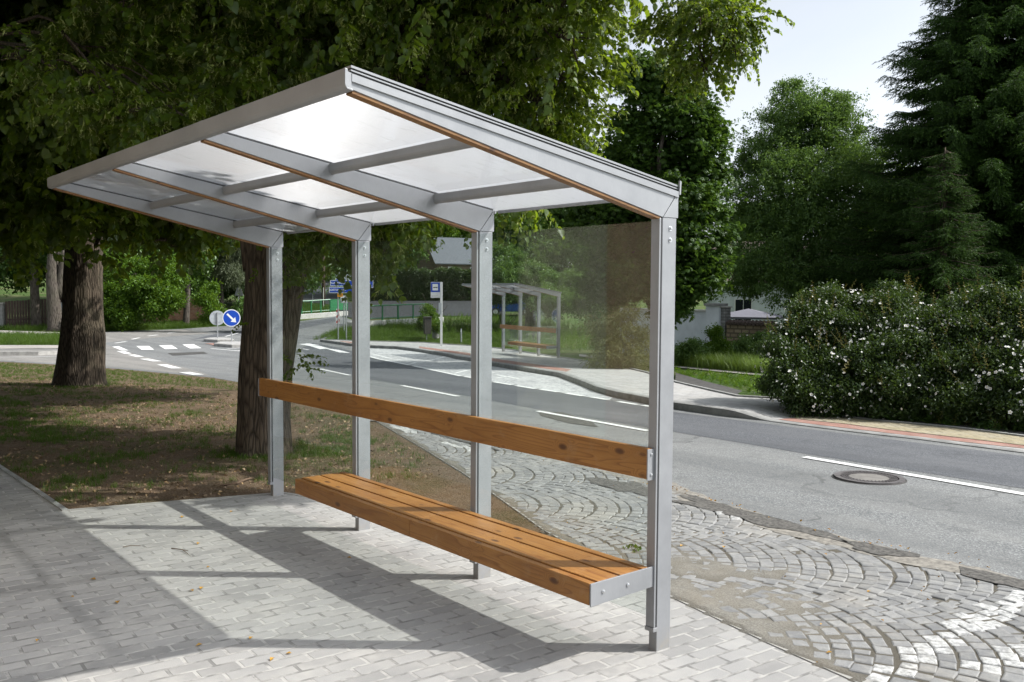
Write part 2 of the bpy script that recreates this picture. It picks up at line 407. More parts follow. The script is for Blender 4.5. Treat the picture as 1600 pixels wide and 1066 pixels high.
def lawn_mat():
    m, nt, out = mat('meadow_grass'); g = G(nt); c = g.coord()
    n = g.noise(c, .35, 6, .6); f = g.noise(c, 22, 6, .75)
    k = g.ramp(f, [(.3, (.025, .045, .012)), (.55, (.06, .105, .025)), (.78, (.14, .17, .06))])
    k = g.mix(g.ramp(n, [(.45, 0.0), (.65, .6)]), k, (.17, .155, .085))
    g.pbr(out, k, .95, 0, g.bump(f, .9, .04), .1); return m
def sett_mat():
    m, nt, out = mat('granite_setts'); g = G(nt); c = g.coord()
    r = g.n('ShaderNodeAttribute', attribute_name='rnd').outputs['Fac']; pt = g.n('ShaderNodeAttribute', attribute_name='paint').outputs['Fac']
    f = g.noise(c, 190, 4, .75); n = g.noise(c, 11, 5, .65); s = g.noise(c, .9, 6, .62); w = g.noise(c, 26, 6, .7)
    k = g.ramp(r, [(0, (.165, .167, .168)), (.5, (.22, .222, .223)), (1, (.285, .285, .28))])
    k = g.mix(g.ramp(f, [(.35, .55), (.6, 0.0)]), k, (.13, .13, .13))
    k = g.mix(g.ramp(n, [(.42, 0.0), (.7, .55)]), k, (.35, .34, .31))
    k = g.mix(g.ramp(g.noise(c, 37, 5, .7), [(.45, 0.0), (.72, .5)]), k, (.15, .148, .14))
    k = g.mix(g.math('MULTIPLY', pt, g.ramp(w, [(.36, .80), (.60, .06)])), k, (.66, .66, .64))
    k = g.mix(g.ramp(s, [(.52, 0.0), (.7, .6)]), k, (.35, .32, .27))
    g.pbr(out, k, .8, 0, g.bump(g.math('ADD', f, g.math('MULTIPLY', n, 2.0)), .5, .005), .3); return m
def sand_mat():
    m, nt, out = mat('sandy_joint_filling'); g = G(nt); c = g.coord()
    f = g.noise(c, 90, 6, .78); n = g.noise(c, 3, 6, .6)
    a = g.n('ShaderNodeAttribute', attribute_name='rnd').outputs['Fac']
    k = g.ramp(f, [(.3, (.085, .08, .07)), (.52, (.22, .21, .185)), (.75, (.36, .345, .31))])
    k = g.mix(g.ramp(n, [(.4, 0.0), (.7, .5)]), k, (.22, .19, .145))
    k = g.mix(a, g.mix(.75, k, (.075, .066, .05)), k)
    g.pbr(out, k, .95, 0, g.bump(f, .8, .01), .1); return m
def brickwall_mat(name, c1, c2, mortar, w, h, sp=.02):
    m, nt, out = mat(name); g = G(nt)
    c = g.n('ShaderNodeTexCoord').outputs['Object']
    s = g.n('ShaderNodeSeparateXYZ', ins={0: c}); xy = g.math('ADD', s.outputs[0], s.outputs[1])
    v = g.n('ShaderNodeCombineXYZ', ins={0: xy, 1: s.outputs[2]}).outputs[0]
    b = g.n('ShaderNodeTexBrick', ins={'Vector': v, 'Color1': c1, 'Color2': c2, 'Mortar': mortar, 'Scale': 1.0, 'Mortar Size': sp, 'Brick Width': w, 'Row Height': h})
    n = g.noise(c, 3, 6, .7)
    k = g.mix(g.ramp(n, [(.4, 0.0), (.75, .6)]), b.outputs[0], tuple(x*.55 for x in c1))
    g.pbr(out, k, .9, 0, g.bump(b.outputs[1], -.5, .02), .2); return m

PW1, PW2, PTR = .25, .42, .22
roof_dir = np.array([0, 1.99, -.345]); roof_dir = roof_dir/np.linalg.norm(roof_dir)
M = {}
M['metal'] = metal_mat()
M['zinc'] = plain('zinc_plated_bolt', (.62, .63, .64), .28, .9, .1, 60)
M['rubber'] = plain('black_rubber', (.012, .012, .013), .6, 0, .2, 40)
M['wood'] = wood_mat('varnished_pine', (.5, 7, 7))
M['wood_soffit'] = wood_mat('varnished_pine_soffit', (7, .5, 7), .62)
M['glass'] = glass_mat('clear_safety_glass', (.93, .955, .945))
M['poly'] = polycarbonate(tuple(roof_dir))
M['polyc'] = clear_sheet()
M['linden'] = leaf_mat('linden_leaf', (.017, .042, .005), (.082, .140, .012), (.36, .48, .02), .46, .022)
M['bract'] = leaf_mat('linden_bract', (.26, .33, .08), (.42, .47, .15), (.42, .48, .10), .4, .03)
M['leaf_dark'] = leaf_mat('chestnut_leaf', (.026, .066, .012), (.085, .160, .026), (.17, .29, .02), .34, .025)
M['leaf_mid'] = leaf_mat('broadleaf', (.048, .105, .026), (.140, .235, .060), (.22, .34, .04), .36, .02)
M['leaf_bright'] = leaf_mat('fresh_leaf', (.034, .088, .008), (.100, .185, .016), (.22, .33, .02), .38, .015)
M['leaf_yellow'] = leaf_mat('yellow_green_leaf', (.085, .105, .025), (.20, .21, .06), (.26, .27, .06), .34, .03)
M['leaf_grey'] = leaf_mat('willow_leaf', (.07, .095, .045), (.15, .18, .09), (.17, .2, .07), .3, .03)
M['needle'] = leaf_mat('spruce_needle', (.014, .040, .009), (.066, .130, .022), (.11, .19, .015), .2, .02)
M['rose_leaf'] = leaf_mat('rose_leaf', (.016, .040, .010), (.062, .105, .022), (.12, .18, .016), .28, .03)
M['rose_tip'] = leaf_mat('young_rose_leaf', (.10, .10, .02), (.20, .17, .04), (.25, .2, .04), .3, .03)
M['petal'] = leaf_mat('white_petal', (.72, .72, .70), (.82, .82, .80), (.7, .7, .65), .25, .02)
M['pistil'] = plain('yellow_flower_centre', (.45, .33, .05), .8)
M['grass'] = leaf_mat('grass_blade', (.032, .075, .008), (.095, .165, .022), (.18, .26, .02), .38, .012)
M['grass_dry'] = leaf_mat('tall_grass_blade', (.085, .165, .018), (.22, .32, .05), (.27, .36, .04), .35, .03)
M['litter'] = leaf_mat('fallen_leaf', (.30, .13, .025), (.48, .30, .06), (.3, .15, .02), .1, .02)
M['stubble'] = leaf_mat('dead_leaf_litter', (.13, .075, .035), (.36, .26, .14), (.2, .1, .02), .05, .02)
M['bark'] = bark_mat('linden_bark', (.016, .012, .008), (.098, .076, .055), .75)
M['bark_grey'] = bark_mat('grey_bark', (.03, .024, .019), (.115, .098, .082), .5)
M['paver'] = paver_mat('concrete_block_paving', (.312, .307, .298), .222, .109, -1.53)
M['paver_far'] = paver_mat('far_pavement_blocks', (.40, .395, .385), .42, .21, .2, mortar=.02)
M['paver_yellow'] = paver_mat('sand_coloured_blocks', (.36, .31, .20), .30, .15, .75, (.34, .31, .24), .5, .02)
M['paver_red'] = paver_mat('red_tactile_blocks', (.34, .17, .135), .21, .21, .2, (.36, .27, .23))
M['kerb'] = plain('concrete_kerb', (.33, .32, .30), .85, 0, .28, 5, .3)
M['kerb_dark'] = plain('weathered_kerb', (.25, .25, .24), .85, 0, .3, 5, .3)
M['edging'] = plain('pale_concrete_edging', (.30, .29, .27), .85, 0, .25, 4, .3)
M['asphalt'] = asphalt_mat('old_asphalt', (.165, .172, .174), (.36, .365, .36), (.235, .235, .225))
M['asphalt_new'] = asphalt_mat('darker_asphalt', (.098, .104, .115), (.21, .215, .225), (.14, .143, .15), False)
M['asphalt_tan'] = asphalt_mat('worn_side_road', (.23, .222, .208), (.36, .35, .33), (.30, .283, .258))
M['asphalt_lot'] = asphalt_mat('grey_lot_asphalt', (.040, .042, .045), (.08, .082, .086), (.055, .055, .056), False)
M['path'] = asphalt_mat('pale_path', (.36, .34, .31), (.48, .46, .43), (.42, .38, .34), False)
M['bay'] = paver_mat('bus_bay_setts', (.40, .405, .41), .12, .11, .35, (.56, .56, .55), .4, .02)
M['tar'] = plain('dark_tar_edge', (.055, .052, .048), .85, 0, .5, 9, .5)
M['dirt'] = plain('sandy_dirt', (.20, .185, .16), .95, 0, .5, 22, .6)
M['dirt_dark'] = plain('dark_dirt', (.085, .08, .072), .95, 0, .75, 34, .8)
M['paint'] = paint_mat('worn_white_paint', wear=.56)
M['earth'] = earth_mat()
M['lawn'] = lawn_mat()
M['sett'] = sett_mat()
M['sand'] = sand_mat()
M['plaster'] = plain('white_plaster', (.62, .66, .68), .9, 0, .12, 2, .2)
M['stone_tan'] = brickwall_mat('rubble_stone', (.24, .19, .12), (.36, .29, .19), (.12, .10, .07), .38, .17, .03)
M['stone_grey'] = brickwall_mat('grey_stone', (.25, .25, .24), (.34, .34, .33), (.18, .18, .17), .3, .12, .02)
M['brick_old'] = brickwall_mat('old_red_brick', (.30, .13, .075), (.42, .23, .13), (.30, .24, .18), .27, .09, .015)
M['brown_wall'] = brickwall_mat('brown_house_stone', (.16, .12, .085), (.24, .18, .13), (.12, .1, .08), .5, .22, .02)
M['roof_grey'] = plain('grey_slate_roof', (.085, .095, .108), .6, 0, .15, 6, .2)
M['roof_tile'] = plain('brown_roof_tile', (.105, .078, .066), .8, 0, .25, 9, .3)
M['fence_brown'] = plain('brown_stained_boards', (.058, .036, .028), .8, 0, .3, 6, .3)
M['pole_wood'] = plain('tarred_wooden_pole', (.085, .055, .04), .9, 0, .3, 9, .3)
M['green_steel'] = plain('green_painted_steel', (.018, .16, .055), .4, 0, .15, 5, .1)
M['steel'] = plain('galvanised_steel', (.38, .39, .40), .45, .5, .12, 20)
M['sign_back'] = plain('grey_sign_back', (.42, .45, .47), .5, .3, .08, 8)
M['sign_blue'] = plain('blue_sign_face', (.004, .060, .42), .35, 0, .05, 8, 0)
M['sign_white'] = plain('white_sign_face', (.78, .78, .77), .35, 0, .03, 8, 0)
M['sign_black'] = plain('black_sign_mark', (.012, .012, .012), .4, 0, .05, 8, 0)
M['sign_orange'] = plain('orange_sign_face', (.70, .30, .012), .4, 0, .05, 8, 0)
M['sign_red'] = plain('red_sign_face', (.45, .012, .012), .4, 0, .05, 8, 0)
M['dark_plastic'] = plain('dark_brown_plastic', (.035, .03, .028), .5, 0, .15, 8)
M['concrete'] = plain('pale_concrete', (.50, .485, .45), .85, 0, .2, 5, .3)
M['concrete_grey'] = plain('grey_ribbed_concrete', (.24, .235, .225), .85, 0, .2, 7, .3)
M['core'] = plain('worn_beige_concrete', (.165, .155, .142), .85, 0, .25, 9, .4)
M['cast_iron'] = plain('cast_iron', (.13, .12, .118), .6, .4, .35, 14, .3)
M['canvas'] = plain('grey_canvas', (.17, .17, .20), .9, 0, .1, 6)
M['car_blue'] = plain('blue_car_paint', (.02, .06, .22), .2, .2, .05, 4, 0)
M['dark_glass'] = plain('dark_window_glass', (.02, .024, .028), .08, 0, .1, 4, 0)
M['plaster_olive'] = plain('olive_grey_render', (.42, .41, .31), .9, 0, .22, 1.6, .3)
M['plaster_brown'] = plain('warm_brown_render', (.41, .285, .19), .9, 0, .2, 1.6, .3)
M['twig'] = plain('dry_twig', (.10, .065, .04), .9, 0, .3, 40)
# ---------------------------------------------------------------- ground, roads, pavements
def P2(lst, h=0.0): return [gp(x, y, h) for x, y in lst]
def W(f_, r_): return CAM+FH*f_+RH*r_

# base terrain: a strip grid across the view direction
me = bpy.data.meshes.new('ground'); vs = []; fs = []
lat = np.concatenate([np.linspace(-500, -60, 6), np.linspace(-50, 50, 21), np.linspace(60, 500, 6)])
for d, z in zip(TD, TZ):
    for l in lat:
        p = W(d, l); vs.append((p[0], p[1], z-.03))
nl = len(lat)
fs = [(i*nl+j, i*nl+j+1, (i+1)*nl+j+1, (i+1)*nl+j) for i in range(len(TD)-1) for j in range(nl-1)]
me.from_pydata(vs, [], fs); me.update()
S(link('ground', me, M['lawn']))

# key lines (all traced on the ground, then kept as world points)
near_edge = P2([(-150, 562), (0, 565), (95, 570), (190, 577), (330, 590), (400, 602), (460, 621), (545, 645), (585, 656)])
lay_edge = P2([(585, 656), (660, 664), (760, 690), (900, 722), (1015, 752), (1060, 770), (1130, 793), (1210, 822), (1330, 850), (1500, 890), (1600, 914)])
lay_edge += [np.array([5, 2.75, 0]), np.array([14, 2.2, 0])]
kerb_in = P2([(585, 657), (720, 738), (850, 830), (1030, 925), (1200, 1006), (1335, 1066)])
kerb_in += [np.array([3.0, -.35, 0]), np.array([14, -2.6, 0])]
far_kerb = P2([(500, 534), (545, 540.5), (575, 543.6), (620, 545.5), (654, 549.7), (700, 557.5), (737, 564.5), (768, 571.5), (820, 580.5), (873, 589), (905, 601), (930, 612), (960, 620.5), (1055, 639.6), (1134, 651),
               (1198, 658.2), (1235, 663.3), (1270, 667.8), (1325, 674.7), (1380, 681.2), (1435, 687.3), (1490, 694.5), (1545, 701.5), (1600, 708.5)])
far_kerb += [far_kerb[-1]+np.array([6.5, -.02, 0]), far_kerb[-1]+np.array([18, .3, 0])]
LO = .012                                   # height of the dropped part of the far pavement
far_back = P2([(516, 531), (560, 533), (660, 535.5), (740, 541), (800, 547), (876, 559), (960, 571), (1010, 583), (1055, 598), (1110, 611), (1151, 620)], .12)+P2([(1210, 629)], .05)+P2([(1235, 635), (1270, 643), (1313, 651.5), (1380, 660), (1490, 670), (1600, 684)], LO)
far_back += [far_back[-1]+np.array([6.5, 0, 0]), far_back[-1]+np.array([18, .3, 0])]
XA, XB = far_kerb[14][0], far_kerb[15][0]+.1

road = near_edge+lay_edge[1:]+far_kerb[::-1]+P2([(505, 531), (530, 517), (560, 503), (530, 493), (455, 503), (392, 507), (330, 511), (286, 514), (160, 519), (100, 545), (-150, 545)])
S(sheet('road', road, M['asphalt'], .0))
# darker strip of new asphalt on the far lane, worn tan junction
S(sheet('road', P2([(470, 545), (500, 574), (560, 590), (700, 613), (830, 638), (1010, 668), (1257, 709), (1600, 764)])+[np.array([3, 5.9, 0]), np.array([14, 5.6, 0]), np.array([14, 8.7, 0])]
        + P2([(1600, 713), (1400, 688), (1200, 663), (1060, 645), (960, 628), (900, 619), (740, 593), (576, 556.5), (540, 546), (500, 537), (486, 536)]), M['asphalt_new'], .003))
S(sheet('road', P2([(-140, 563), (0, 564), (95, 568), (190, 575), (330, 588), (318, 583), (240, 561), (185, 545), (160, 536), (250, 527), (330, 521), (286, 515), (160, 520), (100, 546), (-140, 547)]), M['asphalt_tan'], .003))
S(sheet('road', P2([(298, 531), (395, 520), (470, 514), (524, 503), (524, 496), (455, 505), (392, 509), (345, 520)]), M['asphalt_new'], .006))
S(sheet('road', P2([(450, 446), (475, 440), (527, 437), (524, 455), (532, 470), (560, 474), (600, 468), (700, 466), (790, 468), (790, 492), (760, 494), (675, 494), (560, 500), (528, 492), (520, 476), (452, 470)]), M['asphalt_lot'], .01))
S(sheet('road', P2([(452, 452), (524, 452), (523, 460), (450, 461)]), M['asphalt_new'], .018))

# old tar seam, patches and dirt along the edge of the asphalt
for a in ([(1062, 773), (1130, 790), (1190, 808), (1262, 828), (1262, 833), (1180, 818), (1120, 800), (1060, 784)],
          [(1325, 850), (1360, 855), (1420, 869), (1418, 877), (1372, 868), (1330, 857)], [(1515, 893), (1600, 912), (1600, 921), (1560, 913), (1518, 902)],
          [(640, 668), (662, 667), (762, 694), (762, 699), (700, 686)], [(842, 644), (880, 645), (925, 660), (935, 668), (890, 662), (845, 650)], [(930, 752), (990, 757), (1020, 766), (1020, 776), (960, 768)],
          [(262, 552), (318, 550), (325, 553), (270, 556)]):
    S(sheet('tar_patch', P2(a), M['tar'], .007))

# white markings, one mesh per family
def marks(name, lines, off=.009, m='paint'):
    mb = MB()
    for pts, w in lines: line_mark(mb, P2(pts), w, off)
    return S(mb.build(name, M[m]))
marks('road_marking', [([(500, 577), (547, 587)], .12), ([(628, 603), (716, 620)], .12), ([(840, 643), (1012, 674)], .12), ([(1257, 715), (1640, 780)], .125),
      ([(470, 545), (482, 547)], .12), ([(455, 508), (470, 507)], .12), ([(352, 526), (372, 521)], .12), ([(0, 558.5), (95, 557)], .12)])
marks('road_marking', [([(a, b), (c, d)], .13) for a, b, c, d in ((578, 557.5, 640, 571), (645, 572, 720, 588), (726, 589, 745, 592), (770, 597, 800, 602), (806, 603, 836, 608),
      (844, 609, 872, 613), (884, 615, 912, 619.5), (924, 621, 948, 625), (966, 628, 996, 633), (1004, 634, 1016, 636))])
marks('road_marking', [([(580, 553), (650, 567)], .10), ([(640, 569), (695, 557.5)], .1), ([(710, 584), (760, 571.5)], .1), ([(590, 553), (640, 551.5)], .1), ([(775, 586), (810, 592)], .1), ([(775, 591), (800, 588)], .1)], .009)
zeb = [[(213, 541), (233, 541), (241, 547), (221, 547)], [(248, 540), (268, 539.6), (278, 545.6), (258, 546)], [(285, 538.6), (303, 538.2), (315, 544.4), (297, 545)],
       [(175, 542), (186, 541.5), (201, 548), (190, 548)], [(380, 538), (396, 537), (402, 539), (386, 540)], [(467, 538), (482, 537), (500, 540), (484, 541)], [(484, 541), (500, 541), (515, 545), (500, 546)], [(505, 544), (528, 547), (548, 552), (530, 551)]]
for a in zeb: S(sheet('crossing_stripe', P2(a), M['paint'], .009))
marks('road_marking', [([(188, 549), (200, 553)], .3), ([(205, 554.5), (219, 558)], .3), ([(225, 561), (246, 565)], .32), ([(253, 570), (276, 576)], .32), ([(288, 582), (310, 586)], .32),
      ([(180, 536.5), (197, 534)], .18), ([(206, 530.5), (218, 528)], .16), ([(232, 525.5), (246, 523.5)], .16), ([(262, 521), (275, 519.5)], .16),
      ([(330, 545), (400, 551)], .15), ([(355, 545), (400, 543)], .2), ([(372, 548.5), (400, 546.5)], .2)], .009)

# bus bay of pale setts on the far side
bay = P2([(548, 541.8), (575, 544.6), (620, 546.5), (654, 550.7), (700, 558.5), (737, 565.5), (768, 572.5), (820, 581.5), (873, 590), (903, 601.5), (930, 613), (957, 621.5), (952, 626), (900, 618), (740, 591.5), (576, 556)])
S(sheet('bus_bay', bay, M['bay'], .006))

# far pavement, raised behind a kerb and dropped towards the driveway on the right
pv = far_kerb+far_back[::-1]
S(sheet('pavement', pv, M['paver_far'], .12))
e_ = np.array([6.5, 0, 0]); rt = P2([(1600, 701.2), (1600, 697), (1600, 684)], LO)
S(sheet('pavement', P2([(1216, 656), (1235, 653.8), (1270, 658.2), (1325, 663.7), (1380, 671.2), (1490, 683.7), (1600, 697)], LO)+[rt[1]+e_, rt[0]+e_]+P2([(1600, 701.2), (1490, 689.2), (1380, 676.2), (1325, 669.6), (1270, 663.2)], LO), M['paver_red'], .125))
S(sheet('pavement', P2([(1238, 654), (1256, 651.3), (1308, 651.5), (1380, 660), (1490, 670), (1600, 684)], LO)+[rt[2]+e_, rt[1]+e_]+P2([(1600, 696.6), (1490, 683.3), (1380, 670.8), (1325, 663.3), (1270, 657.8)], LO), M['paver_yellow'], .129))
S(sheet('pavement', P2([(530, 533), (560, 535), (568, 537), (545, 537)], .12), M['paver_red'], .125))
S(sheet('pavement', P2([(655, 541.5), (735, 552), (735, 556), (655, 544)], .12), M['paver_red'], .125))
S(sheet('pavement', P2([(768, 560), (893, 577.5), (885, 581), (768, 564.5)], .12), M['paver_red'], .125))
mb = MB(); sweep(mb, far_kerb, [(-.16, -.06), (-.16, .130), (-.05, .130), (-.012, .120), (0, .105), (0, -.06)], .5)
S(mb.build('kerb', M['kerb_dark'], smooth=False))
mb = MB(); sweep(mb, far_back, [(-.09, -.05), (-.09, .15), (-.01, .15), (-.01, -.05)], .5)
S(mb.build('edging', M['kerb_dark']))
def lower(o):
    bm = bmesh.new(); bm.from_mesh(o.data)
    for k in range(6): bmesh.ops.bisect_plane(bm, geom=list(bm.verts)+list(bm.edges)+list(bm.faces), plane_co=(XA+(XB-XA)*k/5, 0, 0), plane_no=(1, 0, 0), dist=1e-5)
    for v in bm.verts:
        t_ = min(1, max(0, (v.co.x-XA)/(XB-XA))); d = (.12-LO)*t_*t_*(3-2*t_)
        if o.name.startswith('kerb') and v.co.z < ground(v.co.x, v.co.y): d = 0
        v.co.z -= d
    bm.to_mesh(o.data); bm.free()
for o in list(sc.objects):
    if o.type == 'MESH' and o.name.split('.')[0] in ('pavement', 'kerb', 'edging'): lower(o)
# left: kerb, grass strip, pink path, lawn and pale path of the other street
left_kerb = P2([(-160, 558), (0, 556), (60, 555.5), (110, 553)])
mb = MB(); sweep(mb, left_kerb, [(-.16, -.06), (-.16, .15), (0, .15), (0, -.06)], .8); S(mb.build('kerb', M['kerb']))
S(sheet('path', P2([(-160, 541), (0, 540), (95, 540), (130, 541), (130, 545), (95, 545), (-160, 547)]), M['path'], .02))
S(sheet('path', P2([(-160, 518), (0, 517), (60, 519), (95, 520), (160, 518.5), (160, 524), (95, 525), (0, 522), (-160, 522)]), M['path'], .03))

# near side: earth under the lindens, paving, edging, setts
A_ = gp(97, 799); B_ = gp(440, 771); Cc = kerb_in[2]+np.array([-.05, -.12, 0])
earth = [kerb_in[0]]+near_edge[::-1][1:]+[gp(-400, 560), gp(-500, 640), gp(0, 733)]+[A_, B_, Cc, kerb_in[2], kerb_in[1]]
S(sheet('earth', earth, M['earth'], -.004))
pave = [A_, B_, Cc]+kerb_in[3:]+[np.array([14, -6.3, 0]), np.array([-16, -6.3, 0]), np.array([-16, -5.5, 0]), gp(-200, 604), gp(0, 733)]
S(sheet('paving', pave, M['paver'], 0.0))
mb = MB(); sweep(mb, kerb_in[::-1], [(0, -.06), (0, .006), (.085, .006), (.085, -.06)], .5); S(mb.build('edging', M['edging']))
ledge = [gp(-200, 604), gp(0, 733), A_]
mb = MB(); sweep(mb, ledge, [(-.05, -.06), (-.05, .012), (0, .012), (0, -.06)], .5); S(mb.build('edging', M['kerb_dark']))
mb = MB(); sweep(mb, [A_, B_, Cc], [(-.05, -.06), (-.05, .004), (0, .004), (0, -.06)], .5); S(mb.build('edging', M['edging']))

def pip(poly, X, Y):
    ins = np.zeros(X.shape, bool); n = len(poly)
    for i in range(n):
        x0, y0 = poly[i][0], poly[i][1]; x1, y1 = poly[(i+1) % n][0], poly[(i+1) % n][1]
        if y0 == y1: continue
        c = ((y0 > Y) != (y1 > Y)) & (X < (x1-x0)*(Y-y0)/(y1-y0)+x0); ins ^= c
    return ins
def ground_v(X, Y): return np.interp((X-CAM[0])*FH[0]+(Y-CAM[1])*FH[1], TD, TZ)
def vnoise(X, Y, s, seed=0):
    r = np.random.default_rng(seed); T_ = r.random((64, 64)); x = X*s; y = Y*s
    xi = np.floor(x).astype(int); yi = np.floor(y).astype(int); fx = x-xi; fy = y-yi; fx = fx*fx*(3-2*fx); fy = fy*fy*(3-2*fy)
    g = lambda a, b: T_[a % 64, b % 64]
    return (g(xi, yi)*(1-fx)+g(xi+1, yi)*fx)*(1-fy)+(g(xi, yi+1)*(1-fx)+g(xi+1, yi+1)*fx)*fy
layby = [k for k in kerb_in]+[p for p in lay_edge[::-1]][:-1]
sandpoly = P2([(1020, 915), (1060, 860), (1160, 880), (1290, 910), (1335, 950), (1290, 985), (1230, 1000), (1120, 960)])
# segmental arches of granite setts, every sett modelled
u_ = np.array([-.72, .694]); v_ = np.array([.694, .72]); cw, RR, pitch = 1.5, 1.04, .108
SV, SF, SR, SP = [], [], [], []
paint_bands = [P2([(1310, 1080), (1400, 1020), (1500, 965), (1600, 925), (1660, 905), (1660, 930), (1600, 958), (1520, 997), (1430, 1044), (1390, 1080)]),
               P2([(1500, 1050), (1540, 1025), (1640, 985), (1640, 1020), (1560, 1060)]),
               P2([(1242, 828), (1345, 851), (1335, 857), (1250, 838)]), P2([(1412, 867), (1512, 892), (1500, 898), (1420, 877)]), P2([(1130, 800), (1190, 815), (1180, 822), (1125, 806)]),
               P2([(600, 663), (640, 670), (650, 678), (615, 676)]), P2([(690, 690), (760, 706), (740, 708), (695, 697)])]
r_ = np.random.default_rng(3)
for col in range(-6, 10):
    uc = 1.78+col*cw
    for j in range(-140, 60):
        v0 = j*pitch+(col % 2)*.03+r_.normal(0, .006)
        a = -.80; 
        while a < .80:
            wa = r_.uniform(.085, .135)/RR
            if a+wa > .82: wa = .82-a
            a0, a1 = a+.0025/RR, a+wa-.003/RR; a += wa
            if wa*RR < .05: continue
            q = []
            ga = r_.uniform(.0025, .0055)
            for (ang, rr) in ((a0, RR-pitch/2+ga), (a1, RR-pitch/2+ga), (a1, RR+pitch/2-ga), (a0, RR+pitch/2-ga)):
                uu = uc-rr*math.sin(ang); vv = v0-RR+rr*math.cos(ang)
                q.append(np.array([uu*u_[0]+vv*v_[0], uu*u_[1]+vv*v_[1]])+r_.normal(0, .0042, 2))
            c = sum(q)/4
            if not (-10.5 < c[0] < 6.5): continue
            SV.append((q, c))
cs = np.array([c for q, c in SV]); wx = (vnoise(cs[:, 0], cs[:, 1], .9, 51)-.5)*.16; wy = (vnoise(cs[:, 0], cs[:, 1], .9, 52)-.5)*.16
SV = [([p+np.array([wx[i], wy[i]]) for p in q], c+np.array([wx[i], wy[i]])) for i, (q, c) in enumerate(SV)]; cs = np.array([c for q, c in SV])
ins = pip(layby, cs[:, 0], cs[:, 1])
for k_ in range(4):
    qq = np.array([q[k_] for q, c in SV]); ins &= pip(layby, qq[:, 0], qq[:, 1])
SV = [SV[i] for i in np.nonzero(ins)[0]]; cs = cs[ins]
pm = np.zeros(len(cs), bool)
for pb in paint_bands: pm |= pip(pb, cs[:, 0], cs[:, 1])
verts, faces, rn, pn = [], [], [], []
vn = vnoise(cs[:, 0], cs[:, 1], 1.1, 33)
for i, (q, c) in enumerate(SV):
    g0 = ground(c[0], c[1]); hz = .012+r_.normal(0, .0018)+.008*(vn[i]-.5); tx, ty = r_.normal(0, .018, 2); b = len(verts); rv = r_.random()
    for (sc_, dz) in ((1.0, -.03), (1.0, -.010), (.93, -.0035), (.78, 0)):
        for p in q:
            d = (p-c)*sc_; verts.append((c[0]+d[0], c[1]+d[1], g0+hz+dz+(d[0]*tx+d[1]*ty if dz > -.02 else 0)))
    for k in range(3): faces += [(b+k*4+e, b+k*4+(e+1) % 4, b+k*4+4+(e+1) % 4, b+k*4+4+e) for e in range(4)]
    faces.append((b+12, b+13, b+14, b+15)); rn += [rv]*16; pn += [1.0 if pm[i] else 0.0]*16
me = bpy.data.meshes.new('setts'); me.from_pydata(verts, [], faces); me.update()
for nm, arr in (('rnd', rn), ('paint', pn)):
    a = me.attributes.new(nm, 'FLOAT', 'POINT'); a.data.foreach_set('value', np.array(arr, np.float32))
bm = bmesh.new(); bm.from_mesh(me); bmesh.ops.recalc_face_normals(bm, faces=bm.faces); bm.to_mesh(me); bm.free()
S(link('cobbled_layby', me, M['sett']))
# sandy bed between the setts, heaped over them in places
xs = np.arange(-10.5, 6.5, .032); ys = np.arange(-1.2, 4.2, .032); X, Y = np.meshgrid(xs, ys, indexing='ij')
ins = pip(layby, X, Y)
edge = np.exp(-((Y-np.interp(X, [k[0] for k in kerb_in], [k[1] for k in kerb_in]))/.16)**2)*.5
sp = pip(sandpoly, X, Y).astype(float)
for _ in range(4): sp = (sp+np.roll(sp, 5, 0)+np.roll(sp, -5, 0)+np.roll(sp, 5, 1)+np.roll(sp, -5, 1))/5
fill = sp*(.0+.75*vnoise(X, Y, 3.3, 15)+.55*vnoise(X, Y, 11, 16))+edge*.8+.30*vnoise(X, Y, 2.1, 5)+.25*vnoise(X, Y, 6, 6)+.2*vnoise(X, Y, 17, 7)
Z = ground_v(X, Y)+.0035+.016*np.clip(fill-.42, 0, 1)+.004*vnoise(X, Y, 25, 8)
Z = np.where(ins, Z, ground_v(X, Y)-.012)
ok = ins[:-1, :-1] | ins[1:, :-1] | ins[1:, 1:] | ins[:-1, 1:]
ny = len(ys); idx = np.arange(X.size).reshape(X.shape)
F = np.stack([idx[:-1, :-1][ok], idx[1:, :-1][ok], idx[1:, 1:][ok], idx[:-1, 1:][ok]], 1)
me = bpy.data.meshes.new('sand'); me.from_pydata(np.stack([X.ravel(), Y.ravel(), Z.ravel()], 1).tolist(), [], F.tolist()); me.update()
a = me.attributes.new('rnd', 'FLOAT', 'POINT'); a.data.foreach_set('value', np.clip((fill-.35)*1.6, 0, 1).astype(np.float32).ravel())
me.polygons.foreach_set('use_smooth', [True]*len(me.polygons))
S(link('sand_bed', me, M['sand']))

# ragged dirt and old tar lying over the edge between asphalt and setts
le = dense(lay_edge[:-1], .06); vs, fs = [], []; rr = np.random.default_rng(12)
S1 = np.array([p[:2] for p in le]); w1 = .02+.17*vnoise(S1[:, 0], S1[:, 1], 1.7, 61)**1.5+.07*vnoise(S1[:, 0], S1[:, 1], 9, 62); w2 = .02+.13*vnoise(S1[:, 0], S1[:, 1], 2.3, 63)+.06*vnoise(S1[:, 0], S1[:, 1], 11, 64)
for i, p in enumerate(le):
    t = le[min(i+1, len(le)-1)]-le[max(i-1, 0)]; t = t[:2]/np.linalg.norm(t[:2]); r = np.array([t[1], -t[0]])
    for k_, (s_, w_) in enumerate(((-1, w2[i]), (0, 0), (1, w1[i]))):
        q = p[:2]+r*s_*w_; vs.append((q[0], q[1], ground(*q)+(.0085, .016, .0125)[k_]+rr.normal(0, .0015)))
for i in range(len(le)-1): fs += [(3*i, 3*i+1, 3*i+4, 3*i+3), (3*i+1, 3*i+2, 3*i+5, 3*i+4)]
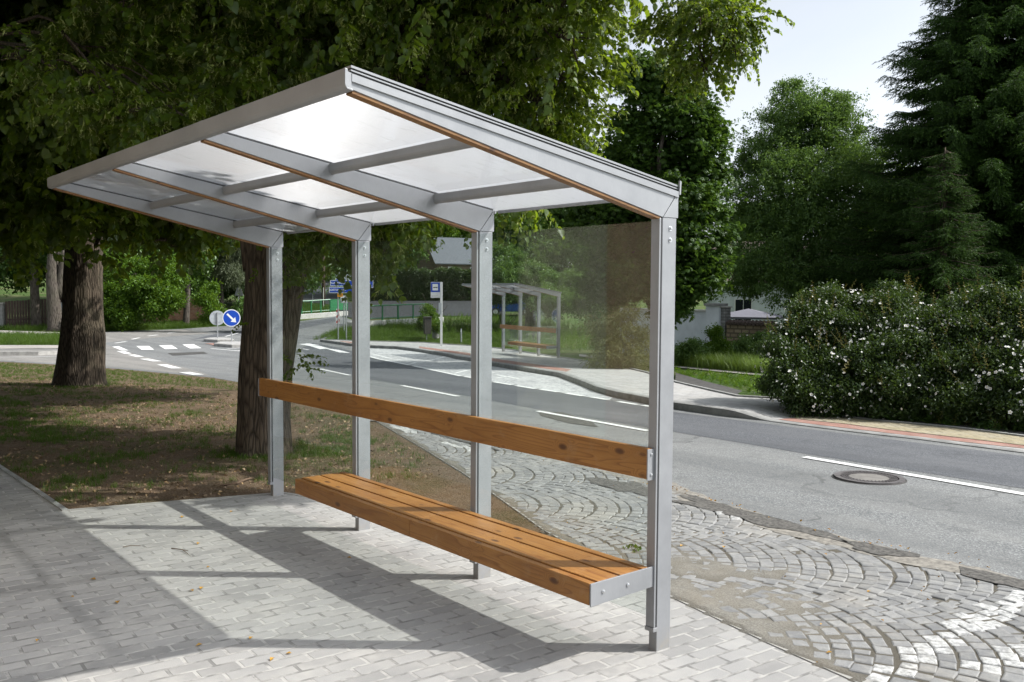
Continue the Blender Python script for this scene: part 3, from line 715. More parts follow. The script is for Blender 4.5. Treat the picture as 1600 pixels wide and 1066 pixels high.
me = bpy.data.meshes.new('dirt'); me.from_pydata(vs, [], fs); me.update(); S(link('dirt', me, M['dirt']))
def blotch(px_pts, z):
    c = P2(px_pts); c = dense(c+[c[0]], .05)[:-1]; m = sum(c)/len(c); o = []
    for p in c:
        d = (p-m)[:2]; k_ = .50+.85*float(vnoise(np.array([p[0]]), np.array([p[1]]), 7, 71)[0])+.3*float(vnoise(np.array([p[0]]), np.array([p[1]]), 23, 72)[0]); o.append(np.array([m[0]+d[0]*k_, m[1]+d[1]*k_, 0]))
    S(sheet('dirt', o, M['dirt_dark'], z))
for a in ([(1062, 773), (1130, 790), (1190, 808), (1262, 828), (1262, 834), (1180, 820), (1120, 803), (1060, 787)], [(1322, 850), (1360, 855), (1425, 869), (1420, 878), (1372, 870), (1326, 858)],
          [(1512, 893), (1560, 900), (1620, 918), (1620, 930), (1560, 914), (1515, 903)], [(926, 752), (990, 757), (1022, 768), (1022, 778), (960, 770)], [(640, 666), (700, 680), (762, 694), (762, 701), (690, 684)]): blotch(a, .0185)
# ---------------------------------------------------------------- bus shelter
L, HP, PW, PD = 1.618, 2.344, .057, .108
FY, RY = -1.88, .114                      # front and rear of the canopy
def ztop(y): return 2.485+(RY-y)/(RY-FY)*(2.822-2.485)
def make_shelter():
    t = root('bus_shelter', (0, 0, 0))
    w = dict(parent=t, world=False)
    for k in range(4):
        x1 = -k*L; x0 = x1-PW
        p = MB().box((x0, 0, -.05), (x1, PD, HP)).build('post', M['metal'], bevel=.003, **w)
        MB().box((x0-.002, -.024, .135), (x1+.0005, -.012, HP-.004)).build('clamp_rail', M['metal'], parent=p, world=False, bevel=.0015)
        MB().box((x0+.004, -.0115, .14), (x1-.001, -.0005, HP-.004)).build('gasket', M['rubber'], parent=p, world=False)
        MB().box((x0-.004, -.030, .112), (x1+.003, .002, .134)).build('glass_clip', M['metal'], parent=p, world=False, bevel=.002)
        for z in (2.288, 2.227):
            mb = MB().tube([(x1, .06, z), (x1+.007, .06, z)], .0085, 6).tube([(x1+.007, .06, z), (x1+.011, .06, z)], [.0075, .004], 12)
            mb.tube([(x1, .06, z), (x1+.002, .06, z)], .013, 16); mb.build('bolt', M['zinc'], parent=p, world=False)
        # rafter: tapered box beam, mitred head above the post
        yz = [(0.0, HP), (.0, HP+.001), (RY-.001, 2.4815), (FY+.02, ztop(FY+.02)), (FY+.02, ztop(FY+.02)-.058)]
        raf = MB().extr([(x0-.0015, y, z) for y, z in [(0, HP+.0005), (RY, 2.485), (FY+.02, ztop(FY+.02)), (FY+.02, ztop(FY+.02)-.060)]], (PW+.003, 0, 0)).build('rafter', M['metal'], bevel=.002, **w)
        MB().extr([(x0-.003, y, z) for y, z in [(.003, HP+.001), (RY+.004, HP+.001), (RY+.004, 2.4845)]], (PW+.006, 0, 0)).build('post_head', M['metal'], parent=raf, world=False, bevel=.0015)
        a = np.array([0, FY+.03, ztop(FY+.03)-.0612]); b = np.array([0, -.012, HP+.001])
        n = np.array([0, -.24, -.97])*.012
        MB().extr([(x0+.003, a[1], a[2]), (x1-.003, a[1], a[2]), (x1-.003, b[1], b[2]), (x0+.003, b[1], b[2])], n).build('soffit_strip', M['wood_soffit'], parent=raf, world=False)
        up = lambda y, h: (y, ztop(y)+h)
        def strip(name, xa, xb, h0, h1, m, y0=FY+.02, y1=RY):
            MB().extr([(xa, *up(y0, h0)), (xa, *up(y0, h1)), (xa, *up(y1, h1)), (xa, *up(y1, h0))], (xb-xa, 0, 0)).build(name, M[m], parent=raf, world=False)
        strip('gasket', x0+.002, x1-.003, .001, .013, 'rubber'); strip('glazing_bar', x0-.001, x1+.001, .0132, .019, 'metal')
        strip('gasket', x0+.004, x1-.004, .0192, .026, 'rubber'); strip('cover_cap', x0-.003, x1+.003, .0262, .036, 'metal')
        if k in (0, 3):
            xx = x1 if k == 0 else x0; sg = 1 if k == 0 else -1
            strip('side_flange', xx, xx+sg*.010, -.030, .001, 'metal')
    for k in range(3):
        xa = -k*L-PW+.012; xb = -(k+1)*L-.012
        # glass behind the clamp rails
        MB().box((xb-.03, -.0095, .185), (xa+.03, -.0025, HP-.018)).build('glass_pane', M['glass'], **w)
        # roof panel (top skin scatters, lower skin is clear)
        y0, y1 = FY+.005, RY+.05
        mb = MB(); q = [(xa+.02, y0), (xb-.02, y0), (xb-.02, y1), (xa+.02, y1)]
        mb.add([(x, y, ztop(y)+.012) for x, y in q], [(0, 1, 2, 3)], 0)
        mb.add([(x, y, ztop(y)+.003) for x, y in q], [(3, 2, 1, 0)], 1)
        V = [(x, y, ztop(y)+h) for h in (.003, .012) for x, y in q]
        mb.add(V, [(i, (i+1) % 4, 4+(i+1) % 4, 4+i) for i in range(4)], 1)
        mb.build('roof_panel', [M['poly'], M['polyc']], **w)
        for yc in (-1.085, -.345):
            r = []
            for i in range(9):
                th = PI+PI*i/8; r.append((yc+.024*math.cos(th), ztop(yc)-.034+.026*math.sin(th)))
            r = [(yc-.024, ztop(yc-.024)-.004)]+r+[(yc+.024, ztop(yc+.024)-.004)]
            MB().extr([(xa-.010, y, z) for y, z in r], (xb+.010-(xa-.010), 0, 0)).build('purlin', M['metal'], **w)
        # rear rim of the panel
        MB().box((xa, RY+.046, ztop(RY+.05)-.006), (xb, RY+.060, ztop(RY+.05)+.018)).build('rear_rim', M['metal'], bevel=.003, **w)
    # front fascia with a lower lip
    x0, x1 = -3*L-PW-.012, .012
    pf = [(FY, 2.835), (FY-.013, 2.838), (FY-.013, 2.772), (FY-.004, 2.756), (FY+.024, 2.750), (FY+.024, 2.757), (FY, 2.764)]
    MB().extr([(x0, y, z) for y, z in pf], (x1-x0, 0, 0)).build('fascia', M['metal'], bevel=.0015, **w)
    MB().extr([(x0+.004, y, z) for y, z in [(FY+.001, 2.766), (FY+.019, 2.760), (FY+.019, 2.822), (FY+.001, 2.826)]], (x1-x0-.008, 0, 0)).build('gutter_rail', M['metal'], **w)
    for xa, xb in ((.002, .013), (-3*L-PW-.013, -3*L-PW-.002)):
        MB().extr([(xa, y, z) for y, z in [(RY+.001, 2.47), (RY+.012, 2.47), (RY+.016, 2.54), (RY+.005, 2.545)]], (xb-xa, 0, 0)).build('end_plate', M['metal'], **w)
    # backrest board with its end brackets
    b = MB().box((-5.006, -.066, .9465), (-.022, -.030, 1.1139)).build('backrest', M['wood'], bevel=.004, **w)
    for xa in (-.0215, -5.0085):
        br = MB().box((xa, -.074, .942), (xa+.0025 if xa < -1 else -.014, -.022, 1.110)).build('bracket', M['metal'], parent=b, world=False, bevel=.001)
        for z in (.972, 1.082):
            xe = -.014 if xa > -1 else xa
            sg = 1 if xa > -1 else -1
            MB().tube([(xe, -.046, z), (xe+sg*.004, -.046, z)], .008, 12).tube([(xe+sg*.004, -.046, z), (xe+sg*.007, -.046, z)], [.006, .003], 10).build('bolt', M['zinc'], parent=br, world=False)
    # bench: front board, two wide boards and a narrow rear board, each in two lengths
    for xa, xb in ((-.024, -1.716), (-1.720, -3.385)):
        for (ya, yb, za, zb) in ((-.484, -.440, .347, .462), (-.428, -.274, .430, .465), (-.262, -.108, .432, .467), (-.096, -.046, .436, .470)):
            MB().box((xb, ya, za), (xa, yb, zb)).build('seat_board', M['wood'], bevel=.004, **w)
    for x1 in (-.0, -L-.02, -2*L-.02):
        xa, xb = (x1-.018, x1-.008) if x1 == 0 else (x1-.012, x1)
        ytop = (.463, .472) if x1 == 0 else (.345, .425)
        ya = -.486 if x1 == 0 else -.436
        br = MB().extr([(xa, ya, .344 if x1 == 0 else .36), (xa, -.022, .362), (xa, -.022, ytop[1]), (xa, ya, ytop[0])], (xb-xa, 0, 0)).build('seat_bracket', M['metal'], bevel=.0015, **w)
        if x1 == 0:
            for y in (-.40, -.22):
                MB().tube([(xb, y, .41), (xb+.004, y, .41)], .011, 14).tube([(xb+.004, y, .41), (xb+.010, y, .41)], [.008, .004], 10).build('bolt', M['zinc'], parent=br, world=False)
    # slot cover at the foot of the clamp rail
    return t
shelter = make_shelter()
T(shelter, 'large silver bus shelter with translucent canopy standing on the near pavers', 'bus shelter', 'bus shelters of the stop')
pa = gp(871.3, 559.4, .12)
far = copy_tree(shelter)
far.location = (pa[0], pa[1], ground(*pa[:2])+.12); far.rotation_euler = (0, 0, math.radians(-12.5))
far['label'] = 'smaller looking silver bus shelter across the road beside the cobbled bus bay'
# ---------------------------------------------------------------- vegetation prototypes
def fanpoly(pts):
    n = len(pts); return [(0, i, i+1) for i in range(1, n-1)]
class PB:
    def __init__(s): s.v = []; s.t = []; s.m = []; s.r = []
    def leaf(s, base, d, up, ln, wd, fold=.18, mi=0, rv=None, heart=False):
        d = np.asarray(d, float); d = d/np.linalg.norm(d); up = np.asarray(up, float); sd = np.cross(d, up); sd = sd/(np.linalg.norm(sd)+1e-9); nn = np.cross(sd, d)
        b = len(s.v); base = np.asarray(base, float); rv = random.random() if rv is None else rv
        if heart:
            prof = [(0, 0), (.0, .0)]
            pts = [base, base+d*ln*1.0-nn*ln*.10]
            for sg in (-1, 1):
                pts += [base+d*ln*(-.06)+sd*sg*wd*.30+nn*fold*wd*.3, base+d*ln*.20+sd*sg*wd*.52+nn*fold*wd*.6, base+d*ln*.60+sd*sg*wd*.36+nn*fold*wd*.4]
            s.v += pts
            s.t += [(b, b+1, b+4), (b, b+4, b+3), (b, b+3, b+2), (b, b+7, b+1), (b, b+6, b+7), (b, b+5, b+6)]; s.m += [mi]*6; s.r += [rv]*8
        else:
            pts = [base, base+d*ln-nn*ln*.12, base+d*ln*.45+sd*wd*.5+nn*fold*wd, base+d*ln*.45-sd*wd*.5+nn*fold*wd]
            s.v += pts; s.t += [(b, b+1, b+2), (b, b+3, b+1)]; s.m += [mi]*2; s.r += [rv]*4
    def stick(s, a, b_, r, mi, rv=.5):
        a = np.asarray(a, float); b_ = np.asarray(b_, float); d = b_-a; x = np.cross(d, (0, 0, 1.)) if abs(d[2]) < .9*np.linalg.norm(d) else np.cross(d, (1., 0, 0))
        x = x/(np.linalg.norm(x)+1e-9)*r; y = np.cross(d/np.linalg.norm(d), x); b = len(s.v)
        for k in range(3):
            c = math.cos(2*PI*k/3); q = math.sin(2*PI*k/3); s.v += [a+c*x+q*y, b_+(c*x+q*y)*.5]
        for k in range(3):
            i, j = b+2*k, b+2*((k+1) % 3); s.t += [(i, j, j+1), (i, j+1, i+1)]; s.m += [mi]*2
        s.r += [rv]*6
    def done(s): return (np.array(s.v), np.array(s.t, int), np.array(s.m, int), np.array(s.r))
def rv3(): 
    v = np.array([random.gauss(0, 1) for _ in range(3)]); return v/np.linalg.norm(v)

def linden_spray(bracts=8, n=13, ln=.085, twig=True):
    """a drooping twig of heart shaped leaves with pale bracts; grows along +X and sags"""
    p = PB(); pts = []; yaw = 0
    for i in range(n+1):
        s = i/n; pts.append(np.array([.46*s, .05*math.sin(4*s+random.random()), -.26*s*s]))
    if twig:
        for i in range(0, n-1, 2): p.stick(pts[i], pts[min(i+2, n)], .0028*(1-.6*i/n), 2)
    for i in range(1, n+1):
        sg = 1 if i % 2 else -1
        d = np.array([.55+.3*random.random(), sg*(.6+.4*random.random()), -.55-.7*random.random()])
        up = np.array([random.gauss(0, .35), random.gauss(0, .35), 1])
        b = pts[i]+np.array([.02, sg*.025, -.01])
        l = ln*random.uniform(.6, 1.15)
        p.leaf(b, d, up, l, l*.92, .22, 0, None, True)
        if random.random() < .5:
            d2 = d+np.array([random.gauss(0, .4), random.gauss(0, .4), random.gauss(0, .3)])
            p.leaf(b+rv3()*.03, d2, up+rv3()*.4, l*.8, l*.72, .2, 0, None, True)
    for i in range(bracts):
        b = pts[random.randint(2, n)]+rv3()*.02
        d = np.array([random.gauss(0, .6), random.gauss(0, .6), -1])
        p.leaf(b, d, rv3(), .075, .017, .3, 1)
        e = b+d/np.linalg.norm(d)*.04
        for q in range(3):
            f = e+np.array([random.gauss(0, .012), random.gauss(0, .012), -.035-.02*random.random()])
            p.stick(e, f, .0012, 1); p.leaf(f, (0, 0, -1), rv3(), .012, .011, .3, 1)
    return p.done()
def cluster(n=9, r=.16, ln=.10, wd=.055, mi=0, droop=.5):
    p = PB()
    for i in range(n):
        c = rv3()*r*random.random()**.5; d = rv3()+np.array([0, 0, -droop]); up = rv3()*.7+np.array([0, 0, 1])
        l = ln*random.uniform(.65, 1.2); p.leaf(c, d, up, l, wd*l/ln, .15, mi)
    return p.done()
def palmate(n=4, r=.14, ln=.15, mi=0):
    """fingered chestnut leaves"""
    p = PB()
    for i in range(n):
        c = rv3()*r; ax = rv3()*.5+np.array([0, 0, -.4]); x = unit(np.cross(ax, (0, 0, 1.))); y = np.array([x[1], -x[0], 0])
        for k in range(5):
            a = (k-2)*.55; d = y*math.cos(a)+x*math.sin(a)+np.array([0, 0, -.45])
            p.leaf(c, d, (0, 0, 1), ln*(1-.12*abs(k-2)), ln*.34, .1, mi)
    return p.done()
def needle_twig(n=15, ln=.36):
    p = PB()
    p.stick((0, 0, 0), (ln, 0, -.05), .006, 0, .2)
    for i in range(n):
        s = i/n; a = random.random()*2*PI
        c = np.array([ln*s, 0, -.05*s]); d = np.array([.75, math.cos(a), math.sin(a)*.7]); l = .06*(1.1-.5*s)
        p.leaf(c, d, rv3(), l*1.15, .022, 0, 0, .25+.75*s*random.random()+.1)
    p.leaf((ln*.9, 0, -.05), (1, 0, 0), (0, 0, 1), .09, .03, 0, 0, .95)
    return p.done()
def strand(n=14, ln=.6):
    p = PB()
    for i in range(n):
        s = i/n; c = np.array([.12*s+random.gauss(0, .02), random.gauss(0, .02), -ln*s])
        p.leaf(c, np.array([random.gauss(0, .5), random.gauss(0, .5), -1]), rv3(), .12, .022, .1, 0)
    return p.done()
def tuft(n=11, h=.13, w=.007, spread=.05, lean=.5):
    p = PB()
    for i in range(n):
        b = np.array([random.gauss(0, spread), random.gauss(0, spread), -.01]); a = random.random()*2*PI
        d = np.array([math.cos(a)*lean*random.random(), math.sin(a)*lean*random.random(), 1]); l = h*random.uniform(.5, 1.15)
        m_ = b+d*l*.55; e = b+d*l+np.array([math.cos(a), math.sin(a), -.3])*l*.25
        sd = np.array([-math.sin(a), math.cos(a), 0])*w/2; k = len(p.v); rv = random.random()
        p.v += [b-sd, b+sd, m_-sd*.8, m_+sd*.8, e]; p.t += [(k, k+1, k+3), (k, k+3, k+2), (k+2, k+3, k+4)]; p.m += [0]*3; p.r += [rv*.6, rv*.6, rv*.8, rv*.8, rv]
    return p.done()
def weed(h=.35, n=12, ln=.07, wd=.035, mi=0):
    p = PB(); top = np.array([random.gauss(0, .08), random.gauss(0, .08), h])
    p.stick((0, 0, 0), top, .004, mi, .2)
    for i in range(n):
        s = .15+.85*i/n; a = i*2.4+random.random(); d = np.array([math.cos(a), math.sin(a), .35]); l = ln*(1.2-.6*s)
        p.leaf(top*s, d, (0, 0, 1), l, wd*(1.2-.6*s), .15, mi)
    return p.done()
def blossom(r=.033):
    p = PB()
    for k in range(5):
        a = 2*PI*k/5; d = np.array([math.cos(a), math.sin(a), .25]); sd = np.array([-math.sin(a), math.cos(a), 0]); b = len(p.v)
        p.v += [np.zeros(3), d*r*.6+sd*r*.45, d*r+sd*r*.2, d*r-sd*r*.2, d*r*.6-sd*r*.45]; p.t += [(b, b+1, b+2), (b, b+2, b+3), (b, b+3, b+4)]; p.m += [0]*3; p.r += [random.random()]*5
    b = len(p.v)
    for k in range(6): p.v.append(np.array([math.cos(k*PI/3)*r*.26, math.sin(k*PI/3)*r*.26, r*.12]))
    p.t += [(b, b+i, b+i+1) for i in range(1, 5)]; p.m += [1]*4; p.r += [.5]*6
    return p.done()

PR = dict(
    spray=[linden_spray() for _ in range(7)], spray_plain=[linden_spray(2, 12, .085, True) for _ in range(5)], spray_far=[linden_spray(3, 9, .115, False) for _ in range(4)],
    cl=[cluster() for _ in range(5)], cl_small=[cluster(12, .13, .062, .036) for _ in range(5)], cl_big=[cluster(9, .34, .21, .13) for _ in range(5)], palm=[palmate() for _ in range(5)],
    needle=[needle_twig() for _ in range(5)], strand=[strand() for _ in range(4)], tuft=[tuft() for _ in range(6)], tall=[tuft(12, .55, .012, .10, .35) for _ in range(5)],
    weed=[weed() for _ in range(5)], low=[weed(.12, 9, .055, .032) for _ in range(5)], rose=[cluster(11, .11, .05, .028, 0, .1) for _ in range(5)], blossom=[blossom() for _ in range(3)],
    tip=[weed(.42, 14, .055, .026, 0) for _ in range(4)])

# ---------------------------------------------------------------- crowns
def crown_points(blobs, dens, sub=.34, kper=5.0, flat=.85, fill=.25):
    """clumpy cloud of points: every blob (centre, radius) carries sub clumps on its shell"""
    P, D = [], []
    for c, r in blobs:
        c = np.asarray(c, float); k = max(4, int(kper*max(1.0, r)**1.2*4)); n = int(dens*r*r)
        z = rng.normal(size=(k, 3)); z = unit(z); rad = r*(.55+.45*rng.random(k)**.5)[:, None]
        cc = c+z*rad*np.array([1, 1, flat]); sz = r*sub*(.5+.9*rng.random(k))
        i = rng.integers(0, k, n); off = rng.normal(size=(n, 3))*.55*sz[i][:, None]*np.array([1.15, 1.15, .62])
        p = cc[i]+off
        m = int(n*fill); p = np.concatenate([p, c+unit(rng.normal(size=(m, 3)))*r*(rng.random((m, 1))**.45)*np.array([1, 1, flat])])
        P.append(p); D.append(p-c)
    return np.concatenate(P), np.concatenate(D)
def blobs_at(lst):
    out = []
    for b in lst:
        out.append((at(b[0], b[1], b[2]), b[3]))
    return out
def crown(name, parent, blobs, protos, mats, dens, scl=(.8, 1.25), out_dir=False, sub=.34, tilt=.5, fill=.25, kper=5.0, jit=.5):
    P, D = crown_points(blobs, dens, sub, kper, .85, fill); N = len(P)
    if out_dir:       # local X outwards, local Z up
        x = unit(D*np.array([1, 1, .35])+rng.normal(0, .45, (N, 3))*np.linalg.norm(D, axis=1, keepdims=True)); up = np.tile(np.array([[0, 0, 1.]]), (N, 1))+rng.normal(0, .25, (N, 3))
        y = unit(np.cross(up, x)); z = np.cross(x, y); R_ = np.stack([x, y, z], 2)
    else: R_ = rot_yaw(N, tilt)
    return inst(name, protos, N, P, R_, rng.uniform(*scl, N), mats, parent, jit=jit)
def curve_pts(a, b, n=7, sag=.0, wob=.05):
    a = np.asarray(a, float); b = np.asarray(b, float); l = np.linalg.norm(b-a); w = rng.normal(0, wob*l, (2, 3))
    return [a+(b-a)*s+np.array([0, 0, sag*l*math.sin(PI*s)])+w[0]*math.sin(PI*s)+w[1]*math.sin(2*PI*s)*.5 for s in np.linspace(0, 1, n)]
def limbs(mb, start, blobs, r0, r1=.02, nsub=4, sag=.12, seg=8, rough=.08):
    for c, r in blobs:
        p = curve_pts(start, c, 8, sag); mb.tube(p, list(np.linspace(r0, r1*1.6, 8)), seg, rough=rough)
        for _ in range(nsub):
            i = random.randint(3, 7); e = np.asarray(c)+rv3()*r*.85
            mb.tube(curve_pts(p[i], e, 5, .05), list(np.linspace(r1*1.3, .006, 5)), 5)

# ---------------------------------------------------------------- the two lindens by the stop
def trunk(rings, seg=40, amp=.05):
    """rings: (centre, radius); fluted bark surface"""
    mb = MB(); n = len(rings); C_ = np.array([r[0] for r in rings], float); Rr = np.array([r[1] for r in rings], float)
    tt = np.linspace(0, n-1, n*5); vs = []; ph = np.random.default_rng(int(abs(C_[0][0]*100))).random(6)*6
    for t in tt:
        c = np.array([np.interp(t, range(n), C_[:, k]) for k in range(3)]); r = np.interp(t, range(n), Rr)
        for k in range(seg):
            th = 2*PI*k/seg
            q = 1+amp*(math.sin(3*th+ph[0]+.25*t)+.7*math.sin(5*th+ph[1]-.3*t)+.55*math.sin(9*th+ph[2]+.5*t)+.5*math.sin(14*th+ph[3]-.6*t))
            if t < 2: q += amp*1.6*(2-t)/2*math.sin(5*th+ph[4])
            vs.append(c+np.array([math.cos(th), math.sin(th), 0])*r*q)
    m = len(tt); fs = [(i*seg+k, i*seg+(k+1) % seg, (i+1)*seg+(k+1) % seg, (i+1)*seg+k) for i in range(m-1) for k in range(seg)]
    fs.append(tuple((m-1)*seg+k for k in range(seg)))
    return mb.add(vs, fs)
def ring(px, py, d, wpx): return (at(px, py, d), wpx/2*d/FPX)

b2 = gp(414, 708); d2 = float((b2-CAM)@FV)
t2 = root('linden_tree', b2)
tm = trunk([ring(414, 722, d2, 100), ring(413, 700, d2, 84), ring(413, 650, d2, 76), ring(416, 580, d2, 78), ring(425, 500, d2, 84), ring(432, 440, d2, 88), ring(434, 405, d2, 92), ring(434, 380, d2, 88)])
fork = at(430, 420, d2)
for e, r0, r1 in ((at(404, 340, d2), .23, .21), (at(478, 350, d2), .23, .20)):
    pass
stemL = [at(412, 420, d2), at(404, 370, d2), at(400, 300, d2), at(405, 180, d2), at(430, 20, d2), at(450, -200, d2)]
stemR = [at(448, 430, d2), at(465, 390, d2-.05), at(492, 340, d2-.1), at(540, 240, d2-.2), at(640, 80, d2-.3), at(720, -120, d2-.4)]
tm.tube(stemL, [.24, .22, .19, .16, .13, .07], 24, rough=.05); tm.tube(stemR, [.22, .20, .18, .15, .11, .06], 24, rough=.05)
crown2 = blobs_at([(520, -120, 10.6, 2.3), (700, -60, 10.8, 1.9), (600, 60, 11.6, 1.3), (480, 60, 12, 1.5), (740, 100, 11.2, 1.1), (820, 20, 10.4, .95), (825, 125, 11.0, .65), (880, 5, 9.8, .45), (820, 185, 11.4, .62),
    (868, 188, 11.2, .34), (882, 120, 11, .36), (895, 62, 10, .38), (900, -95, 9.6, .55), (1110, -130, 8.8, .42), (955, -25, 9.2, .16), (650, 190, 12, .8), (740, 220, 12, .7),
    (560, -500, 10.8, 3.2), (820, -330, 10.2, 2.2), (330, -330, 12, 2.6), (380, -60, 12.5, 2.0)])
mb = tm
limbs(mb, stemR[3], crown2[1:3]+crown2[4:8], .075, .022, 5)
limbs(mb, stemR[4], crown2[8:15], .05, .016, 4)
limbs(mb, stemL[3], [crown2[0], crown2[3], crown2[15], crown2[16], crown2[20]], .08, .025, 5)
limbs(mb, stemL[5], [crown2[17], crown2[18], crown2[19]], .08, .03, 4)
over = [(np.array(c), r) for c, r in (((-6, -1.2, 8.2), 2.0), ((-8.6, -1.4, 7.8), 2.1), ((-10.5, -1.5, 8.6), 2.3), ((-13.2, 5.3, 6.6), 2.0), ((-4.8, .6, 9.4), 1.9), ((-9.5, 2.5, 7.5), 2.2), ((-13.5, 4.9, 4.7), 1.4), ((-1.9, 2.3, 7.1), .9), ((-2.7, 3.0, 7.8), 1.0))]  # leaf masses added to block skylight and shade the trunk and roof bay
over1 = [(np.array(c), r) for c, r in (((-8.5, -4.2, 8.8), 2.2), ((-11.5, -4.6, 8.4), 2.5), ((-14.5, -3.2, 8.8), 2.7), ((-12, -1.0, 10.5), 2.6))]  # leaf masses added out of view to keep skylight off the left side
limbs(mb, stemL[4], over, .06, .02, 4)
hang = blobs_at([(1118, 30, 8.6, .26), (1100, 75, 8.6, .22), (1145, 30, 8.5, .18), (1150, 70, 8.5, .13), (1080, 15, 8.7, .26), (1105, 110, 8.6, .13), (1160, 88, 8.5, .07),
    (605, 372, 10.4, .27), (622, 350, 10.4, .22), (598, 408, 10.4, .18), (630, 385, 10.4, .12), (560, 360, 10.6, .34), (530, 400, 10.6, .28), (500, 400, 10.7, .22), (575, 440, 10.5, .12), (530, 445, 10.6, .10), (640, 335, 10.3, .10),
    (805, 338, 10.0, .14), (790, 330, 10.1, .16), (822, 345, 10, .08), (610, 325, 10.8, .40), (690, 225, 11.4, .28), (520, 330, 11.2, .55), (790, 290, 10.4, .22), (470, 310, 11.6, .5), (880, 225, 11, .2), (895, 205, 11, .16)])
hang = hang[:7]+[(c+np.array([0, 0, .24]), r) for c, r in hang[7:]]
limbs(mb, at(1060, -70, 8.9), hang[0:7], .014, .006, 2, .05); limbs(mb, stemR[2], hang[7:20]+hang[20:24], .02, .008, 2, .15)
limbs(mb, crown2[8][0], hang[25:], .012, .006, 2, .05)
mb.build('trunk', M['bark'], t2, smooth=True)
LM = [M['linden'], M['bract'], M['bark']]
crown('added_shade_crown', t2, over, PR['spray_far'], LM, 120, (1.0, 1.5), True, .36, fill=.4)  # foliage of the added shading masses
crown('crown', t2, [crown2[i] for i in (0, 3, 15, 16, 17, 18, 19, 20)], PR['spray'], LM, 190, (.85, 1.3), True, .36, fill=.35)
crown('sunlit_crown', t2, [crown2[i] for i in (1, 2, 4, 5, 6, 7, 8, 9, 10, 11, 12, 13, 14)], PR['spray'], LM, 135, (.75, 1.1), True, .30, fill=.15)
crown('hanging_branch', t2, hang[7:], PR['spray'], LM, 330, (.7, 1.05), True, .5, fill=.6, kper=3)
crown('hanging_branch', t2, hang[:7], PR['spray'], LM, 620, (.42, .68), True, .5, fill=.6, kper=3)
shoot = blobs_at([(470, 575, 10.9, .10), (462, 560, 10.9, .06), (398, 500, 10.9, .04), (462, 470, 10.9, .05), (395, 418, 10.8, .04)])
o_ = crown('stem_shoot', t2, shoot, PR['spray_plain'], LM, 700, (.35, .6), True, .6, fill=.5, kper=2); S(o_, 'stuff')
T(t2, 'linden tree with forked brown trunk right behind the end post of the near shelter', 'tree', 'linden trees at the stop')

b1 = gp(125, 602); d1 = float((b1-CAM)@FV)
t1 = root('linden_tree', b1)
tm = trunk([ring(125, 610, d1, 92), ring(125, 598, d1, 76), ring(127, 570, d1, 70), ring(131, 530, d1, 66), ring(131, 490, d1, 57), ring(131, 440, d1, 55), ring(133, 380, d1, 52), ring(134, 300, d1, 48), ring(136, 200, d1, 42), ring(140, 60, d1, 30)])
crown1 = blobs_at([(40, 160, 18.5, 2.6), (230, 130, 17.5, 2.7), (380, 60, 17, 2.4), (120, -20, 19, 3.0), (420, 170, 18.5, 1.9), (280, 260, 17.5, 1.5), (40, 300, 17, 1.2), (100, 280, 16, 1.0), (330, 320, 18, 1.1),
    (60, 370, 17.5, .65), (20, 400, 17.5, .5), (130, 390, 16.6, .45), (240, 385, 17, .65), (190, 385, 16.6, .45), (300, 395, 17.2, .55), (-80, 250, 18, 2.2), (150, 140, 15, 1.3), (330, 0, 15, 1.5), (0, 20, 15.5, 1.6),
    (100, -350, 18, 3.6), (330, -280, 17, 3.0), (-150, 0, 18, 3), (360, 375, 17.5, .4), (260, 440, 17, .28), (150, 450, 16.8, .25), (330, 430, 17.5, .25)])
crown1 = [(c+np.array([0, 0, .75 if i in (5, 6, 8, 9, 10, 11, 12, 13, 14, 22, 23, 24, 25) else 0]), r) for i, (c, r) in enumerate(crown1)]
limbs(tm, at(133, 330, d1), crown1[4:16]+crown1[22:], .11, .02, 4, .1)
limbs(tm, at(137, 130, d1), crown1[:4]+crown1[16:22], .14, .03, 5, .1)
limbs(tm, at(137, 130, d1), over1, .12, .03, 4, .1)
tm.build('trunk', M['bark'], t1, smooth=True)
crown('added_shade_crown', t1, over1, PR['spray_far'], [M['linden'], M['bract'], M['bark']], 110, (1.0, 1.5), True, .36, fill=.4)  # leaves of the added skylight blockers
crown('crown', t1, crown1, PR['spray_far'], LM, 105, (.95, 1.5), True, .36, fill=.4)
lowb = blobs_at([(70, 100, 9.4, .20), (110, 125, 9.3, .26), (150, 150, 9.2, .22), (190, 160, 9.1, .24), (230, 180, 9.1, .22), (260, 205, 9.1, .17), (285, 180, 9.1, .14), (40, 90, 9.5, .12), (330, 120, 9.6, .26), (370, 130, 9.6, .30), (410, 115, 9.6, .25), (190, 20, 9.6, .3), (330, 15, 9.6, .3), (460, 60, 9.8, .3), (260, 70, 10, .3)])
lb = MB(); limbs(lb, at(-40, 60, 11), lowb[:8], .02, .007, 2, .03); limbs(lb, at(300, -80, 11), lowb[8:], .02, .007, 2, .03)
lb.build('low_branch', M['bark'], t1)
crown('low_branch_leaves', t1, lowb, PR['spray'], LM, 240, (.8, 1.15), True, .5, fill=.5, kper=3)
T(t1, 'linden tree with a thick single dark trunk standing in the earth left of the shelter', 'tree', 'linden trees at the stop')

